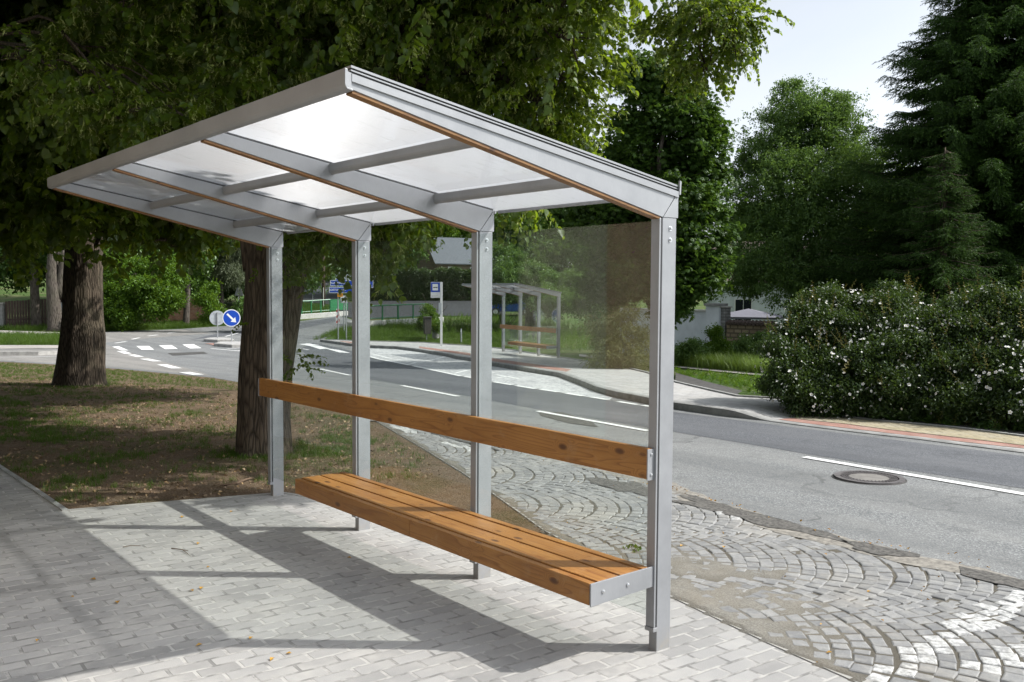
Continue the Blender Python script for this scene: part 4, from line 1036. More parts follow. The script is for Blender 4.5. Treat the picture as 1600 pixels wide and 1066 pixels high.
# ---------------------------------------------------------------- trees behind
def tree(name, label, foot, top_px, blobs, protos, mats, dens, r0=.16, bark='bark_grey', group='trees behind the road', scl=(.8, 1.25), sub=.34, fill=.25, split=None, out_dir=False):
    t = root(name, foot); top = np.asarray(top_px, float); foot = np.asarray(foot, float)
    mb = MB(); mid = foot+(top-foot)*.45+np.array([rng.normal(0, .12), rng.normal(0, .12), 0])
    mb.tube([foot-np.array([0, 0, .15]), foot+np.array([0, 0, .25]), foot+(mid-foot)*.5, mid, foot+(top-foot)*.75, top], [r0*1.5, r0*1.1, r0*.95, r0*.8, r0*.5, r0*.2], 12, rough=.06)
    limbs(mb, mid, blobs, r0*.35, .02, 2, .1, 6)
    if split: mb.tube(split[0], split[1], 10, rough=.06)
    mb.build('trunk', M[bark], t, smooth=True)
    crown('crown', t, blobs, protos, mats, dens, scl, out_dir, sub, fill=fill)
    return T(t, label, 'tree', group)
def foot(px, d):
    p = at(px, 455, d); return np.array([p[0], p[1], ground(p[0], p[1])])
DK = [M['leaf_dark']]; MD = [M['leaf_mid']]; BR = [M['leaf_bright']]
tree('chestnut_tree', 'tall dark chestnut tree rising above the rear corner of the near canopy', foot(1035, 30.5), at(1035, 110, 30.5),
     blobs_at([(1035, 115, 30, .75), (1010, 155, 30.5, 1.0), (1068, 190, 30, 1.0), (1092, 235, 30, .85), (1000, 235, 31, 1.3), (1072, 300, 30, 1.2), (1010, 330, 31, 1.4), (1088, 385, 29.6, 1.0), (1030, 420, 30, 1.2), (955, 340, 32, 1.5),
               (930, 260, 33, 1.3), (1098, 440, 29.6, .7), (960, 430, 33, 1.2), (1050, 480, 30, .6), (1110, 330, 30, .5), (1125, 265, 30, .3), (1075, 150, 30, .5), (1120, 200, 30, .3), (985, 110, 30.5, .6)]), PR['palm'], DK, 620, .24, sub=.40)
tree('broadleaf_tree', 'rounded green broadleaf tree between the chestnut and the big spruce', foot(1250, 40), at(1250, 160, 40),
     blobs_at([(1245, 185, 40, 1.5), (1205, 235, 40, 1.3), (1290, 215, 40, 1.6), (1180, 300, 40, 1.4), (1245, 300, 39, 2.0), (1320, 300, 39, 1.9), (1195, 390, 39, 1.7), (1270, 400, 38, 2.0), (1165, 430, 39, 1.1), (1150, 340, 41, .8), (1330, 410, 38, 1.8),
               (1230, 150, 40, .7), (1300, 165, 40, .8), (1340, 240, 40, 1.2), (1230, 450, 37, 1.1), (1165, 260, 40, .6)]), PR['cl'], MD, 640, .28, sub=.36)
tree('broadleaf_tree', 'dark broadleaf tree mostly hidden behind the big spruce', foot(1480, 46), at(1480, 260, 46),
     blobs_at([(1400, 400, 44, 2.4), (1450, 320, 46, 2.6), (1540, 330, 46, 3.2), (1630, 280, 46, 3.2), (1500, 430, 43, 2.2), (1600, 420, 43, 2.8), (1340, 440, 43, 1.5), (1420, 455, 42, 1.6)]), PR['cl_big'], DK, 150, .3)
tree('broadleaf_tree', 'dark leafy tree behind the pedestrian glass above the far shelter', foot(830, 62), at(830, 340, 62),
     blobs_at([(800, 360, 62, 2.2), (870, 350, 62, 3), (845, 415, 60, 2.0), (920, 400, 60, 2.8), (770, 335, 65, 2.2), (960, 350, 62, 2.6), (900, 300, 64, 2.5), (1010, 330, 62, 2), (990, 420, 58, 2)]), PR['cl_big'], DK, 130, .34)
tree('broadleaf_tree', 'dark tree standing left of the grey roofed house', foot(605, 92), at(605, 360, 92),
     blobs_at([(605, 385, 92, 2.6), (575, 360, 94, 3), (635, 380, 93, 2.2), (600, 330, 95, 3.2), (560, 400, 92, 2)]), PR['cl_big'], DK, 120, .35)
tree('broadleaf_tree', 'green sunlit tree rising behind the grey slate roof', foot(700, 118), at(700, 330, 118),
     blobs_at([(680, 355, 116, 3), (640, 345, 118, 3.4), (730, 345, 120, 3.6), (700, 315, 120, 3.6), (770, 330, 120, 3.6)]), PR['cl_big'], BR, 100, .35, scl=(1, 1.5))
tree('broadleaf_tree', 'tree with slim grey trunk beside the board fence at far left', gp(57, 512), at(57, 330, 60),
     blobs_at([(20, 400, 61, 2.4), (70, 385, 62, 2.6), (20, 320, 62, 3.2), (-60, 380, 62, 3.2), (60, 290, 63, 3.2), (-40, 290, 63, 3.2)]), PR['cl_big'], DK, 130, .30, group='trees beyond the junction')
ft = gp(88, 517); dd = float((ft-CAM)@FV)
tree('broadleaf_tree', 'tree with a forked grey trunk in front of the board fence at far left', ft, at(80, 330, dd),
     blobs_at([(120, 370, dd+3, 2.4), (90, 310, dd+4, 3), (160, 330, dd+5, 3), (140, 270, dd+5, 3.2)]), PR['cl_big'], DK, 130, .42, group='trees beyond the junction',
     split=([at(88, 465, dd), at(93, 450, dd), at(97, 420, dd), at(104, 370, dd)], [.3, .24, .2, .14]))
ft = gp(291, 510); dd = float((ft-CAM)@FV)
tree('conifer_tree', 'tree with straight grey trunk before the ruined brick wall', ft, at(292, 320, dd),
     blobs_at([(290, 400, dd, 1.7), (260, 370, dd+2, 2.4), (320, 360, dd+2, 2.2), (290, 320, dd+2, 3), (240, 310, dd+4, 3)]), PR['cl_big'], DK, 130, .20, group='trees beyond the junction')
ft = gp(347, 503); dd = float((ft-CAM)@FV)
tree('willow_tree', 'grey green weeping tree with leaning trunk right of the ruined brick wall', ft, at(338, 370, dd),
     blobs_at([(350, 385, dd-2, 1.3), (385, 370, dd-2, 1.5), (365, 420, dd-3, .9), (395, 410, dd-2, 1.1), (335, 400, dd-1, 1.1), (400, 350, dd, 1.6), (420, 400, dd, 1.4), (355, 345, dd, 1.6)]), PR['strand'], [M['leaf_grey']], 330, .22, group='trees beyond the junction', scl=(1.1, 1.9), fill=.4)
for px, py, dd, lab in ((215, 330, 78, 'dark broadleaf tree behind the ivy covered wall'), (400, 330, 84, 'dark broadleaf tree behind the weeping tree'), (480, 380, 125, 'dark tree at the top of the hill road'), (160, 250, 86, 'tall dark tree behind the thick linden trunk')):
    tree('broadleaf_tree', lab, foot(px, dd), at(px, py, dd), blobs_at([(px-50, py+30, dd, 3.4), (px+40, py+10, dd, 3.6), (px, py-60, dd+2, 3.8), (px+10, py+80, dd-2, 3.2), (px-60, py+95, dd, 2.6), (px+70, py+85, dd, 2.8)]), PR['cl_big'], DK, 110, .32, group='trees beyond the junction', scl=(1, 1.5))

# spruce
def spruce(label, ft, H, Rm, rings=.25, seed=1, nb=11):
    t = root('spruce_tree', ft); ft = np.asarray(ft, float); mb = MB()
    mb.tube([ft-np.array([0, 0, .2]), ft+np.array([0, 0, H*.5]), ft+np.array([0, 0, H])], [.26, .15, .02], 12, rough=.05)
    P, X, U_, Sc = [], [], [], []; r = np.random.default_rng(seed); z = .9
    tw = 1.25 if H > 10 else 1.0
    while z < H-.2:
        for k in range(nb):
            a = r.random()*2*PI; l = Rm*(1-z/H)**.72*r.uniform(.62, 1.12)+.18
            if r.random() < .08: l *= 1.25
            h = np.array([math.cos(a), math.sin(a), 0]); sd = np.array([-h[1], h[0], 0]); zz = z+r.normal(0, .12)
            ss = np.linspace(0, 1, 8); pts = [ft+np.array([0, 0, zz])+h*l*s+np.array([0, 0, l*(.06*s-.42*s**1.6+.26*s**4)]) for s in ss]
            mb.tube(pts, list(np.linspace(.03, .005, 8)), 5)
            m = int(l/.085)
            for i in range(m):
                s = .12+.88*(i+r.random())/m; c = np.array([np.interp(s, ss, [p[q] for p in pts]) for q in range(3)])
                for sg in (-1, 1):
                    if r.random() < .08: continue
                    d = h*(.75+.3*s)+sd*sg*r.uniform(.5, 1.1)+np.array([0, 0, r.uniform(-.75, .02)]); P.append(c); X.append(d); U_.append(np.array([0, 0, 1.])+r.normal(0, .2, 3)); Sc.append(tw*(.75+.9*(1-s))*min(1.25, .45+l*.25)*r.uniform(.8, 1.2))
                if r.random() < .55:
                    P.append(c); X.append(np.array([h[0]*.25+r.normal(0, .2), h[1]*.25+r.normal(0, .2), -1])); U_.append(h); Sc.append(tw*(.7+.8*(1-s))*min(1.2, .45+l*.25))
        z += rings*r.uniform(.7, 1.2)
    mb.build('trunk', M['bark'], t, smooth=True)
    P = np.array(P); x = unit(np.array(X)); y = unit(np.cross(np.array(U_), x)); zz = np.cross(x, y)
    inst('crown', PR['needle'], len(P), P, np.stack([x, y, zz], 2), np.array(Sc), [M['needle']], t, jit=.35)
    return T(t, label, 'tree', 'trees behind the road')
spruce('tall dark spruce with drooping branches behind the white flowering bushes', foot(1550, 34), 19.5, 6.6, .27)
spruce('smaller spruce with lighter branch tips in front of the tall spruce', foot(1470, 29.5), 7.0, 2.3, .26, 4)
spruce('second dark spruce behind the tall one at the edge of the lane', foot(1690, 38), 19, 5, .5, 9, 7)

# far wood behind everything
fb = []
for l in np.arange(-230, 231, 11.0):
    d = 165+25*math.sin(l*.31); p = W(d, l); g0 = ground(p[0], p[1]); h = 7+3.0*math.sin(l*.7)+2*math.sin(l*1.9)
    fb += [(np.array([p[0], p[1], g0+h*.45]), 6.2), (np.array([p[0]+2, p[1]+2, g0+h]), 5.5)]
o = crown('forest', None, fb, PR['cl_big'], DK, 26, (2.2, 3.6), False, .36, fill=.3); S(o, 'stuff')
# ---------------------------------------------------------------- shrubs
def shrub(name, label, foot_, blobs, protos, mats, dens, group=None, scl=(.8, 1.25), sub=.34, extra=None, tilt=.5, cat='shrub', fill=.3):
    t = root(name, foot_); mb = MB()
    for c, r in blobs:
        for _ in range(3): mb.tube(curve_pts(np.asarray(foot_)+np.array([rng.normal(0, .06), rng.normal(0, .06), -.05]), np.asarray(c)+rv3()*r*.6, 5, .08), [.014, .012, .01, .007, .004], 5)
    mb.build('stems', M['bark_grey'], t)
    crown('foliage', t, blobs, protos, mats, dens, scl, False, sub, tilt, fill=fill)
    if extra: extra(t, blobs)
    return T(t, label, cat, group)
def roses(dens_b, tips):
    def f(t, blobs):
        P, D = crown_points(blobs, dens_b, .30, 6, .9, 0); n = unit(D); N = len(P)
        P = P+n*.10
        o = inst('blossoms', PR['blossom'], N, P, rot_from(n+rng.normal(0, .45, (N, 3))+np.array([.1, -.1, .25]), rng.random(N)*6), rng.uniform(.45, .95, N), [M['petal'], M['pistil']], t); S(o, 'stuff')
        if tips:
            P, D = crown_points(blobs, tips, .25, 6, .95, 0); k = D[:, 2] > 0; P = P[k]; N = len(P)
            o2 = inst('young_shoots', PR['tip'], N, P, rot_from(unit(D[k])*.6+np.array([0, 0, 1.])+rng.normal(0, .2, (N, 3)), rng.random(N)*6), rng.uniform(.5, 1.1, N), [M['rose_tip']], t); S(o2, 'stuff')
    return f
RL = [M['rose_leaf']]; GB = 'white flowering bushes by the road'
def bl(l): return blobs_at(l)
shrub('rose_bush', 'white flowering bush at the left end of the row, beside the tall grass', gp(1270, 640),
      bl([(1262, 516, 16.95, .55), (1240, 554, 16.55, .55), (1300, 534, 16.75, .70), (1232, 599, 16.05, .42), (1290, 599, 16.15, .68), (1250, 624, 15.75, .35), (1330, 486, 17.15, .40), (1225, 544, 16.75, .3), (1290, 476, 17.35, .4), (1320, 624, 15.75, .5)]), PR['rose'], RL, 2300, GB, extra=roses(310, 40))
shrub('rose_bush', 'white flowering bush in the middle of the row behind the sand coloured pavement', gp(1420, 655),
      bl([(1385, 506, 16.55, .58), (1430, 544, 16.15, .75), (1370, 574, 15.95, .65), (1460, 604, 15.35, .68), (1400, 624, 15.35, .55), (1350, 624, 15.65, .4), (1400, 471, 16.95, .36), (1450, 516, 16.55, .42)]), PR['rose'], RL, 2300, GB, extra=roses(270, 40))
shrub('rose_bush', 'white flowering bush at the right edge of the view, tallest of the row', gp(1560, 668),
      bl([(1500, 521, 15.75, .50), (1545, 496, 15.95, .55), (1530, 564, 15.35, .72), (1600, 524, 15.35, .75), (1575, 604, 14.55, .66), (1510, 624, 14.75, .52), (1640, 584, 14.55, .8), (1640, 496, 15.75, .6), (1500, 486, 16.25, .3), (1620, 644, 13.95, .5)]), PR['rose'], RL, 2300, GB, extra=roses(320, 44))
shrub('spindle_bush', 'loose yellow green bush seen through the right glass pane', gp(962, 580),
      bl([(965, 545, 28.5, .62), (940, 560, 28.3, .45), (990, 550, 28.3, .55), (970, 505, 28.7, .55), (945, 520, 28.8, .4), (1003, 520, 28.6, .4), (985, 485, 28.8, .3), (930, 500, 29, .3)]), PR['strand'], [M['leaf_yellow']], 1000, scl=(.45, .85), tilt=1.0)
shrub('hazel_bush', 'bright green bush before the white garden wall', gp(1122, 566),
      bl([(1118, 518, 32.6, 0.26), (1124, 540, 32.5, 0.33), (1112, 545, 32.5, 0.28), (1136, 555, 32.3, 0.28), (1108, 562, 32.3, 0.28), (1122, 565, 32.3, 0.28)]), PR['cl_small'], BR, 1900)
shrub('low_shrub', 'low dark green shrub left of the bright bush at the white wall', gp(1082, 565), bl([(1085, 545, 32.5, 0.42), (1070, 553, 32.5, 0.39), (1098, 556, 32.0, 0.33)]), PR['cl_small'], MD, 1500)
shrub('low_shrub', 'low shrub with pale leaves before the rubble wall', gp(1170, 565), bl([(1165, 540, 33.0, 0.43), (1185, 548, 32.4, 0.41), (1150, 553, 33.0, 0.32), (1195, 530, 33.0, 0.32)]), PR['cl_small'], MD, 1600, extra=roses(25, 0))
shrub('elder_bush', 'elder bush with pale flower heads left of the far shelter roof', foot(785, 58), bl([(785, 410, 58, 1.3), (800, 440, 57, 1.4), (775, 450, 58, 1.2), (840, 440, 57, 1.3), (900, 455, 56, 1.6), (865, 470, 55, 1.2), (950, 470, 55, 1.5)]), PR['cl'], MD, 420, scl=(1.1, 1.7), extra=roses(14, 0))
shrub('shrub', 'leafy green bush beside the dark bin at the end of the green railing', gp(668, 514), bl([(672, 500, 52, .5), (668, 485, 52, .35), (680, 507, 51, .45), (664, 505, 52, .4)]), PR['cl'], BR, 750)
GI = 'bushes covering the old wall'
shrub('ivy_shrub', 'tall bright green bush left of the ruined brick wall', gp(215, 512), bl([(190, 470, 58, 1.15), (235, 455, 58, 1.3), (175, 450, 58.5, 1.1), (210, 430, 59, 1.3), (245, 485, 57.5, .8), (200, 495, 57.5, .75), (160, 490, 58, .7), (260, 425, 59, 1.1), (270, 470, 57.6, .6), (175, 410, 60, 1.2)]), PR['cl'], BR, 420, GI, scl=(1.3, 2.0))
shrub('ivy_shrub', 'climbing bush hanging over the right end of the ruined brick wall', gp(332, 506), bl([(325, 465, 57, .55), (335, 485, 57, .55), (320, 497, 57, .3), (310, 470, 57, .35), (332, 450, 57.5, .4)]), PR['cl'], BR, 420, GI, scl=(1.2, 1.8))
shrub('shrub', 'dark green bush under the triangular sign left of the forked linden', gp(392, 503), bl([(385, 480, 58, .7), (400, 490, 57, .7), (372, 492, 57.5, .4)]), PR['cl'], MD, 420, scl=(1.2, 1.8))

# unseen trees added beside the house to darken the reflections in the panes
for (x, y, z, r, lab) in ((-13.6, -9.2, 2.6, 2.6, 'unseen dense tree added at the house corner to darken the pane reflections'), (-15.5, -13, 3.0, 3.2, 'unseen tree added behind the house corner to darken the pane reflections'), (-20, -11, 3.4, 3.4, 'leafy tree added left of the house, outside the view, to darken pane reflections'), (-25, -12, 4, 3.8, 'large unseen tree added left of the house to darken the middle pane reflection'), (-29, -6, 4.2, 4, 'broad unseen tree added across the footpath to darken the left pane reflection')):
    tree('broadleaf_tree', lab, np.array([x, y, ground(x, y)]), np.array([x, y, z+3]), [(np.array([x, y, z]), r), (np.array([x+1.5, y+1, z-1.6]), r*.7), (np.array([x-1.5, y-1, z+2.5]), r*.9), (np.array([x+2.2, y-1.5, z-1.2]), r*.7)], PR['cl_big'], [M['needle']], 230, .25, group='unseen trees added for the pane reflections')
# clipped hedge behind the lot
hp = gp(650, 471); hd = float((hp-CAM)@FV)
t = root('hedge', hp); a, b = gp(565, 470), gp(790, 470); n = 9000
s = rng.random(n); u = rng.random(n); side = rng.random(n)
dirv = (b-a)/np.linalg.norm(b-a); nrm = np.array([dirv[1], -dirv[0], 0]); hh = 2.75
P = a+(b-a)*s[:, None]; z = np.where(side < .35, hh, u*hh)+rng.normal(0, .07, n); off = np.where(side < .35, rng.uniform(-1, 0, n), 0)+rng.normal(0, .10, n)
P = P+np.outer(off, nrm)*-1*-1; P[:, 2] += z+.12*np.sin(s*23)+.08*np.sin(s*61)
inst('foliage', PR['cl'], n, P, rot_yaw(n, .8), rng.uniform(1.1, 1.9, n), [M['rose_leaf']], t)
mbh = MB(); mbh.extr([a+nrm*-.15+np.array([0, 0, -.1]), b+nrm*-.15+np.array([0, 0, -.1]), b+nrm*-.15+np.array([0, 0, hh-.2]), a+nrm*-.15+np.array([0, 0, hh-.2])], -nrm*.7)
mbh.build('stems', M['bark'], t)
T(t, 'long clipped dark hedge at the back of the asphalt lot', 'hedge')

# ---------------------------------------------------------------- grass and ground cover
def scatter(poly, n, thr=None, seed=0, s=1.0):
    A = np.array([(p[0], p[1]) for p in poly]); lo = A.min(0); hi = A.max(0); X = rng.uniform(lo[0], hi[0], n); Y = rng.uniform(lo[1], hi[1], n)
    k = pip(poly, X, Y)
    if thr is not None: k &= (.6*vnoise(X, Y, s, seed)+.4*vnoise(X, Y, s*3.3, seed+1)) > thr
    X, Y = X[k], Y[k]; return np.stack([X, Y, ground_v(X, Y)], 1)
def cover(name, polys, protos, mats, scl, tilt=.15, zo=0.0):
    P = np.concatenate(polys); P[:, 2] += zo; N = len(P)
    return S(inst(name, protos, N, P, rot_yaw(N, tilt), rng.uniform(*scl, N), mats), 'stuff')
GR = [M['grass']]
e1 = P2([(-150, 566), (0, 567), (90, 572), (190, 579), (330, 592), (390, 602), (390, 612), (240, 600), (60, 590), (0, 590), (-150, 590)])
e2 = P2([(-200, 590), (0, 588), (300, 606), (560, 655), (640, 700), (700, 745), (430, 768), (200, 790), (90, 790), (0, 725), (-300, 640)])
e3 = P2([(-200, 630), (0, 620), (140, 660), (240, 720), (120, 780), (60, 760), (0, 720), (-250, 640)])
tr = []
for c, r, n in ((b2, .55, 260), (b1, .75, 300)):
    a = rng.random(n)*2*PI; rr = r*(.55+.7*rng.random(n)); q = np.stack([c[0]+np.cos(a)*rr, c[1]+np.sin(a)*rr], 1); tr.append(np.column_stack([q, ground_v(q[:, 0], q[:, 1])]))
trg = P2([(462, 690), (540, 676), (590, 690), (560, 712), (470, 720)])
cover('grass', [scatter(e1, 9000), scatter(e2, 15000, .60, 21, 2.6), scatter(e3, 7000, .57, 31, 1.5), scatter(e2, 900), scatter(trg, 900, .4, 41, 1.5)]+tr, PR['tuft'], GR, (.22, .65), .25)
far_lawn = P2([(-150, 523), (100, 525), (130, 540), (-150, 540)]); fence_foot = P2([(-150, 510), (100, 508), (160, 510), (160, 517), (-150, 517)])
verge = P2([(160, 503), (330, 497), (395, 496), (395, 506), (286, 513), (160, 518)]); strip = P2([(450, 474), (520, 480), (530, 490), (455, 500)])
cover('grass', [scatter(far_lawn, 5000), scatter(fence_foot, 3500), scatter(verge, 9000), scatter(strip, 4000)], PR['tall'], GR, (.35, .8), .2)
isl = P2([(488, 533), (505, 526), (530, 515), (560, 508), (590, 508), (640, 510), (700, 512), (790, 515), (800, 540), (740, 532), (660, 527), (560, 527), (516, 527)])
isf = P2([(516, 529), (560, 531), (660, 534), (740, 539), (800, 545), (800, 540), (740, 532), (660, 527), (560, 527)])
cover('grass', [scatter(isl, 12000)], PR['tall'], GR, (.3, .7), .25)
cover('grass', [scatter(isf, 7000)], PR['tuft'], GR, (.5, 1.1), .25)
wv = P2([(590, 513), (660, 503), (700, 500), (790, 498), (960, 520), (960, 552), (870, 550), (800, 538), (740, 529), (640, 522)])
cover('weeds', [scatter(wv, 5200, .40, 51, .5)], PR['weed'], BR, (.9, 2.1), .2)
tallp = P2([(1020, 560), (1100, 562), (1200, 566), (1260, 578), (1260, 592), (1200, 585), (1100, 576), (1040, 570)])
cover('tall_grass', [scatter(tallp, 24000)], PR['tall'], [M['grass_dry']], (.55, 1.1), .2)
slope = P2([(900, 556), (1000, 566), (1060, 580), (1200, 590), (1260, 600), (1300, 640), (1280, 640), (1200, 622), (1060, 585), (930, 559)])
cover('ground_cover', [scatter(slope, 9000, .30, 61, 1.2)], PR['low'], BR, (.6, 1.5), .3)
under = P2([(1210, 600), (1300, 610), (1640, 650), (1640, 684), (1400, 661), (1290, 645), (1200, 622)])
cover('ground_cover', [scatter(under, 2600, .52, 71, 1.0)], PR['weed'], [M['leaf_yellow']], (.4, 1.0), .3)
cover('ground_cover', [scatter(under, 6000, .3, 75, 1.0)], PR['low'], DK, (.7, 1.6), .3)
for q_ in ([(1056, 584), (1100, 597), (1160, 613), (1151, 619), (1110, 610), (1055, 596)], [(1262, 634), (1320, 640), (1400, 652), (1500, 663), (1600, 678), (1600, 683), (1490, 669), (1380, 659), (1313, 650), (1270, 641)]):
    S(sheet('soil', P2(q_), M['tar'], .03))
S(sheet('path', P2([(905, 554), (1000, 562), (1062, 571), (1150, 580), (1210, 586), (1275, 596), (1275, 599), (1210, 589), (1150, 583.5), (1062, 575), (990, 566), (905, 557)]), M['path'], .01))
# dead leaves and crumbs on the earth
lit = scatter(e2, 11000, .30, 81, .7); N = len(lit); lit[:, 2] += .012
pl = PB(); pl.leaf((0, 0, 0), (1, 0, .12), (0, 0, 1), .045, .03, .2); pl2 = PB(); pl2.leaf((0, 0, 0), (1, .1, .3), (0, .2, 1), .03, .016, .4)
S(inst('leaf_litter', [pl.done(), pl2.done()], N, lit, rot_yaw(N, .5), rng.uniform(.4, 1.2, N), [M['stubble']]), 'stuff')
lit2 = np.concatenate([scatter(layby, 900, .5, 91, 1.0), scatter(P2([(900, 740), (1060, 770), (1330, 850), (1600, 905), (1600, 890), (1330, 840), (1060, 764)]), 220)]); N = len(lit2); lit2[:, 2] += .02
S(inst('leaf_litter', [pl.done(), pl2.done()], N, lit2, rot_yaw(N, .4), rng.uniform(.3, .9, N), [M['litter']]), 'stuff')
# clods and pebbles
def pebble():
    p = PB(); v = [np.array([math.cos(a)*.5, math.sin(a)*.45, .0]) for a in np.arange(6)*PI/3]; b = [q+rv3()*.12 for q in v]+[np.array([0, 0, .42])+rv3()*.1, np.array([.25, .1, .36])]
    p.v = b; p.t = [(i, (i+1) % 6, 6) for i in range(6)]+[(0, 1, 7)]; p.m = [0]*7; p.r = [random.random()]*8; return p.done()
M['clod'] = leaf_mat('earth_clod', (.085, .055, .034), (.28, .21, .14), (.1, .1, .1), 0.0, .01)
pb_ = scatter(e2, 24000, .34, 101, .9); N = len(pb_); pb_[:, 2] -= .004
S(inst('gravel', [pebble() for _ in range(5)], N, pb_, rot_yaw(N, .3), .012+.045*rng.random(N)**4, [M['clod']]), 'stuff')
# single fallen leaves on the paving
LEAF = None
fl = [(184, 944), (317, 1008), (150, 907), (302, 925), (313, 922), (312, 849), (328, 886), (360, 801), (542, 872), (428, 1029), (456, 1022), (1063, 857), (1131, 857), (60, 1000), (283, 810), (390, 1000), (110, 933)]
for i, (x, y) in enumerate(fl):
    p = gp(x, y)
    if LEAF is None:
        q = PB(); q.leaf((0, 0, .004), (1, 0, .10), (0, 0, 1), .05, .034, .22, 0, .6); V, F, MI, RN = q.done()
        me = bpy.data.meshes.new('fallen_leaf'); me.from_pydata(V.tolist(), [], F.tolist()); a = me.attributes.new('rnd', 'FLOAT', 'POINT'); a.data.foreach_set('value', RN.astype(np.float32)); me.materials.append(M['litter'])
        LEAF = bpy.data.objects.new('fallen_leaf', me); o = LEAF
    else: o = LEAF.copy()
    COL.objects.link(o); o.location = (p[0], p[1], p[2]+(.014 if x > 900 else .002)); o.rotation_euler = (0, 0, rng.random()*6); sc_ = rng.uniform(.6, 1.1); o.scale = (sc_, sc_, sc_)
    T(o, 'small orange brown fallen leaf lying on the paving near the shelter', 'leaf', 'fallen leaves on the paving')
mb = MB(); mb.tube([gp(268, 858)+np.array([0, 0, .006]), gp(282, 861)+np.array([0, 0, .012]), gp(294, 862)+np.array([0, 0, .006])], [.004, .0035, .002], 6).tube([gp(285, 861)+np.array([0, 0, .01]), gp(298, 870)+np.array([0, 0, .005])], [.003, .0015], 5)
T(mb.build('dry_twig', M['twig']), 'forked dry twig lying on the sunlit pavers', 'twig')
mb = MB(); mb.tube([gp(192, 856)+np.array([0, 0, .005]), gp(205, 854)+np.array([0, 0, .009]), gp(220, 854)+np.array([0, 0, .005])], [.003, .0028, .0015], 6)
T(mb.build('dry_twig', M['twig']), 'thin straight twig on the pavers nearer the shaded side', 'twig')
mb = MB(); mb.tube([gp(345, 760)+np.array([0, 0, .012]), gp(370, 758)+np.array([0, 0, .018]), gp(385, 752)+np.array([0, 0, .02]), gp(396, 749)+np.array([0, 0, .015])], [.006, .011, .010, .005], 7, rough=.1)
T(mb.build('dry_branch', M['twig']), 'short dead branch lying on the earth by the end post', 'branch')
p = gp(995, 862); o = inst('linden_sprig', PR['spray_plain'], 3, np.array([p+np.array([-.03, .02, .06]), p+np.array([.03, -.02, .05]), p+np.array([.0, .03, .04])]), rot_yaw(3, .15), np.array([.38, .34, .4]), [M['leaf_bright'], M['bract'], M['twig']])
T(o, 'fresh green linden sprig fallen on the setts behind the bench', 'sprig')
# ---------------------------------------------------------------- signs and street furniture
def face_rz(p, extra=0.0):
    d = CAM-np.asarray(p); return math.atan2(d[1], d[0])+PI/2+extra        # local -Y looks at the camera
def text(s, size, m, parent, loc, name='lettering', align='CENTER', bold=0.0):
    c = bpy.data.curves.new('txt', 'FONT'); c.body = s; c.size = size; c.align_x = align; c.align_y = 'CENTER'; c.extrude = .0008; c.offset = bold
    o = bpy.data.objects.new('txt', c); COL.objects.link(o); dg = bpy.context.evaluated_depsgraph_get()
    me = bpy.data.meshes.new_from_object(o.evaluated_get(dg)); bpy.data.objects.remove(o); bpy.data.curves.remove(c); me.name = name
    me.materials.clear()
    r = link(name, me, m, parent, False); r.location = loc; r.rotation_euler = (PI/2, 0, 0); return r
def pole(t, h, r, m='steel', z0=-.2, x=0, y=0):
    return MB().tube([(x, y, z0), (x, y, h)], r, 14).build('pole', M[m], t, False, smooth=False)
def plate(name, m, t, x0, x1, z0, z1, y=-.035, th=.004, bevel=0):
    return MB().box((x0, y-th, z0), (x1, y, z1)).build(name, m, t, False)
def px_z(p, py):     # height above p of the photo row py
    d = float((np.asarray(p)-CAM)@FV); return float(at(800, py, d)[2]-p[2])
# two keep-right signs on the refuge
def keep_right(px, py_base, cy, rpx, back, label, island):
    p = gp(px, py_base); d = float((p-CAM)@FV); r = rpx*d/FPX; zc = px_z(p, cy)+(800-px)*RV[2]*d/FPX*0
    zc = float(at(px, cy, d)[2]-p[2])
    t = root('keep_right_sign', p, face_rz(p, PI+.12 if back else .05))
    pole(t, zc+r*.75, .03)
    MB().disc((0, -.045, zc), (0, 1, 0), r, .012, 40).build('sign_plate', M['sign_back'], t, False)
    MB().disc((0, -.0525, zc), (0, 1, 0), r*.985, .003, 40).build('sign_rim', M['sign_white'], t, False)
    f = MB().disc((0, -.0555, zc), (0, 1, 0), r*.90, .003, 40).build('sign_face', M['sign_blue'], t, False)
    dx = np.array([.7071, 0, -.7071]); nx = np.array([.7071, 0, .7071]); o = np.array([0, -.0575, zc]); w = r*.11
    pts = [o-dx*r*.68-nx*w, o-dx*r*.68+nx*w, o+dx*r*.22+nx*w, o+dx*r*.22+nx*r*.36, o+dx*r*.72, o+dx*r*.22-nx*r*.36, o+dx*r*.22-nx*w]
    MB().extr(pts, (0, -.002, 0)).build('arrow', M['sign_white'], t, False)
    for z in (zc-r*.55, zc+r*.6): MB().box((-r*.5, -.039, z-.012), (r*.5, -.028, z+.012)).build('bracket', M['steel'], t, False)
    return T(t, label, 'traffic sign', 'keep right signs on the refuge')
keep_right(362, 538, 497, 13.6, False, 'round blue traffic sign with a white slanting arrow, facing the viewer', 0)
keep_right(340, 533, 497, 11.6, True, 'round traffic sign seen from its plain grey back on the refuge', 0)
def island(name, pts, label):
    pts = P2(pts); mb = MB(); c = sum(pts)/len(pts)
    t = root(name, (c[0], c[1], ground(c[0], c[1])))
    mb.extr([(p[0], p[1], ground(p[0], p[1])-.05) for p in pts], (0, 0, .19)); mb.build('kerb_ring', M['kerb'], t, bevel=.02)
    q = [c+(p-c)*.86 for p in pts]; MB().extr([(p[0], p[1], ground(p[0], p[1])+.138) for p in q], (0, 0, .007)).build('infill', M['paver_far'], t)
    T(t, label, 'traffic island', 'kerbed traffic islands')
island('traffic_island', [(334, 541), (362, 543.5), (395, 543), (404, 540), (380, 538), (345, 538)], 'kerbed traffic island under the blue arrow sign')
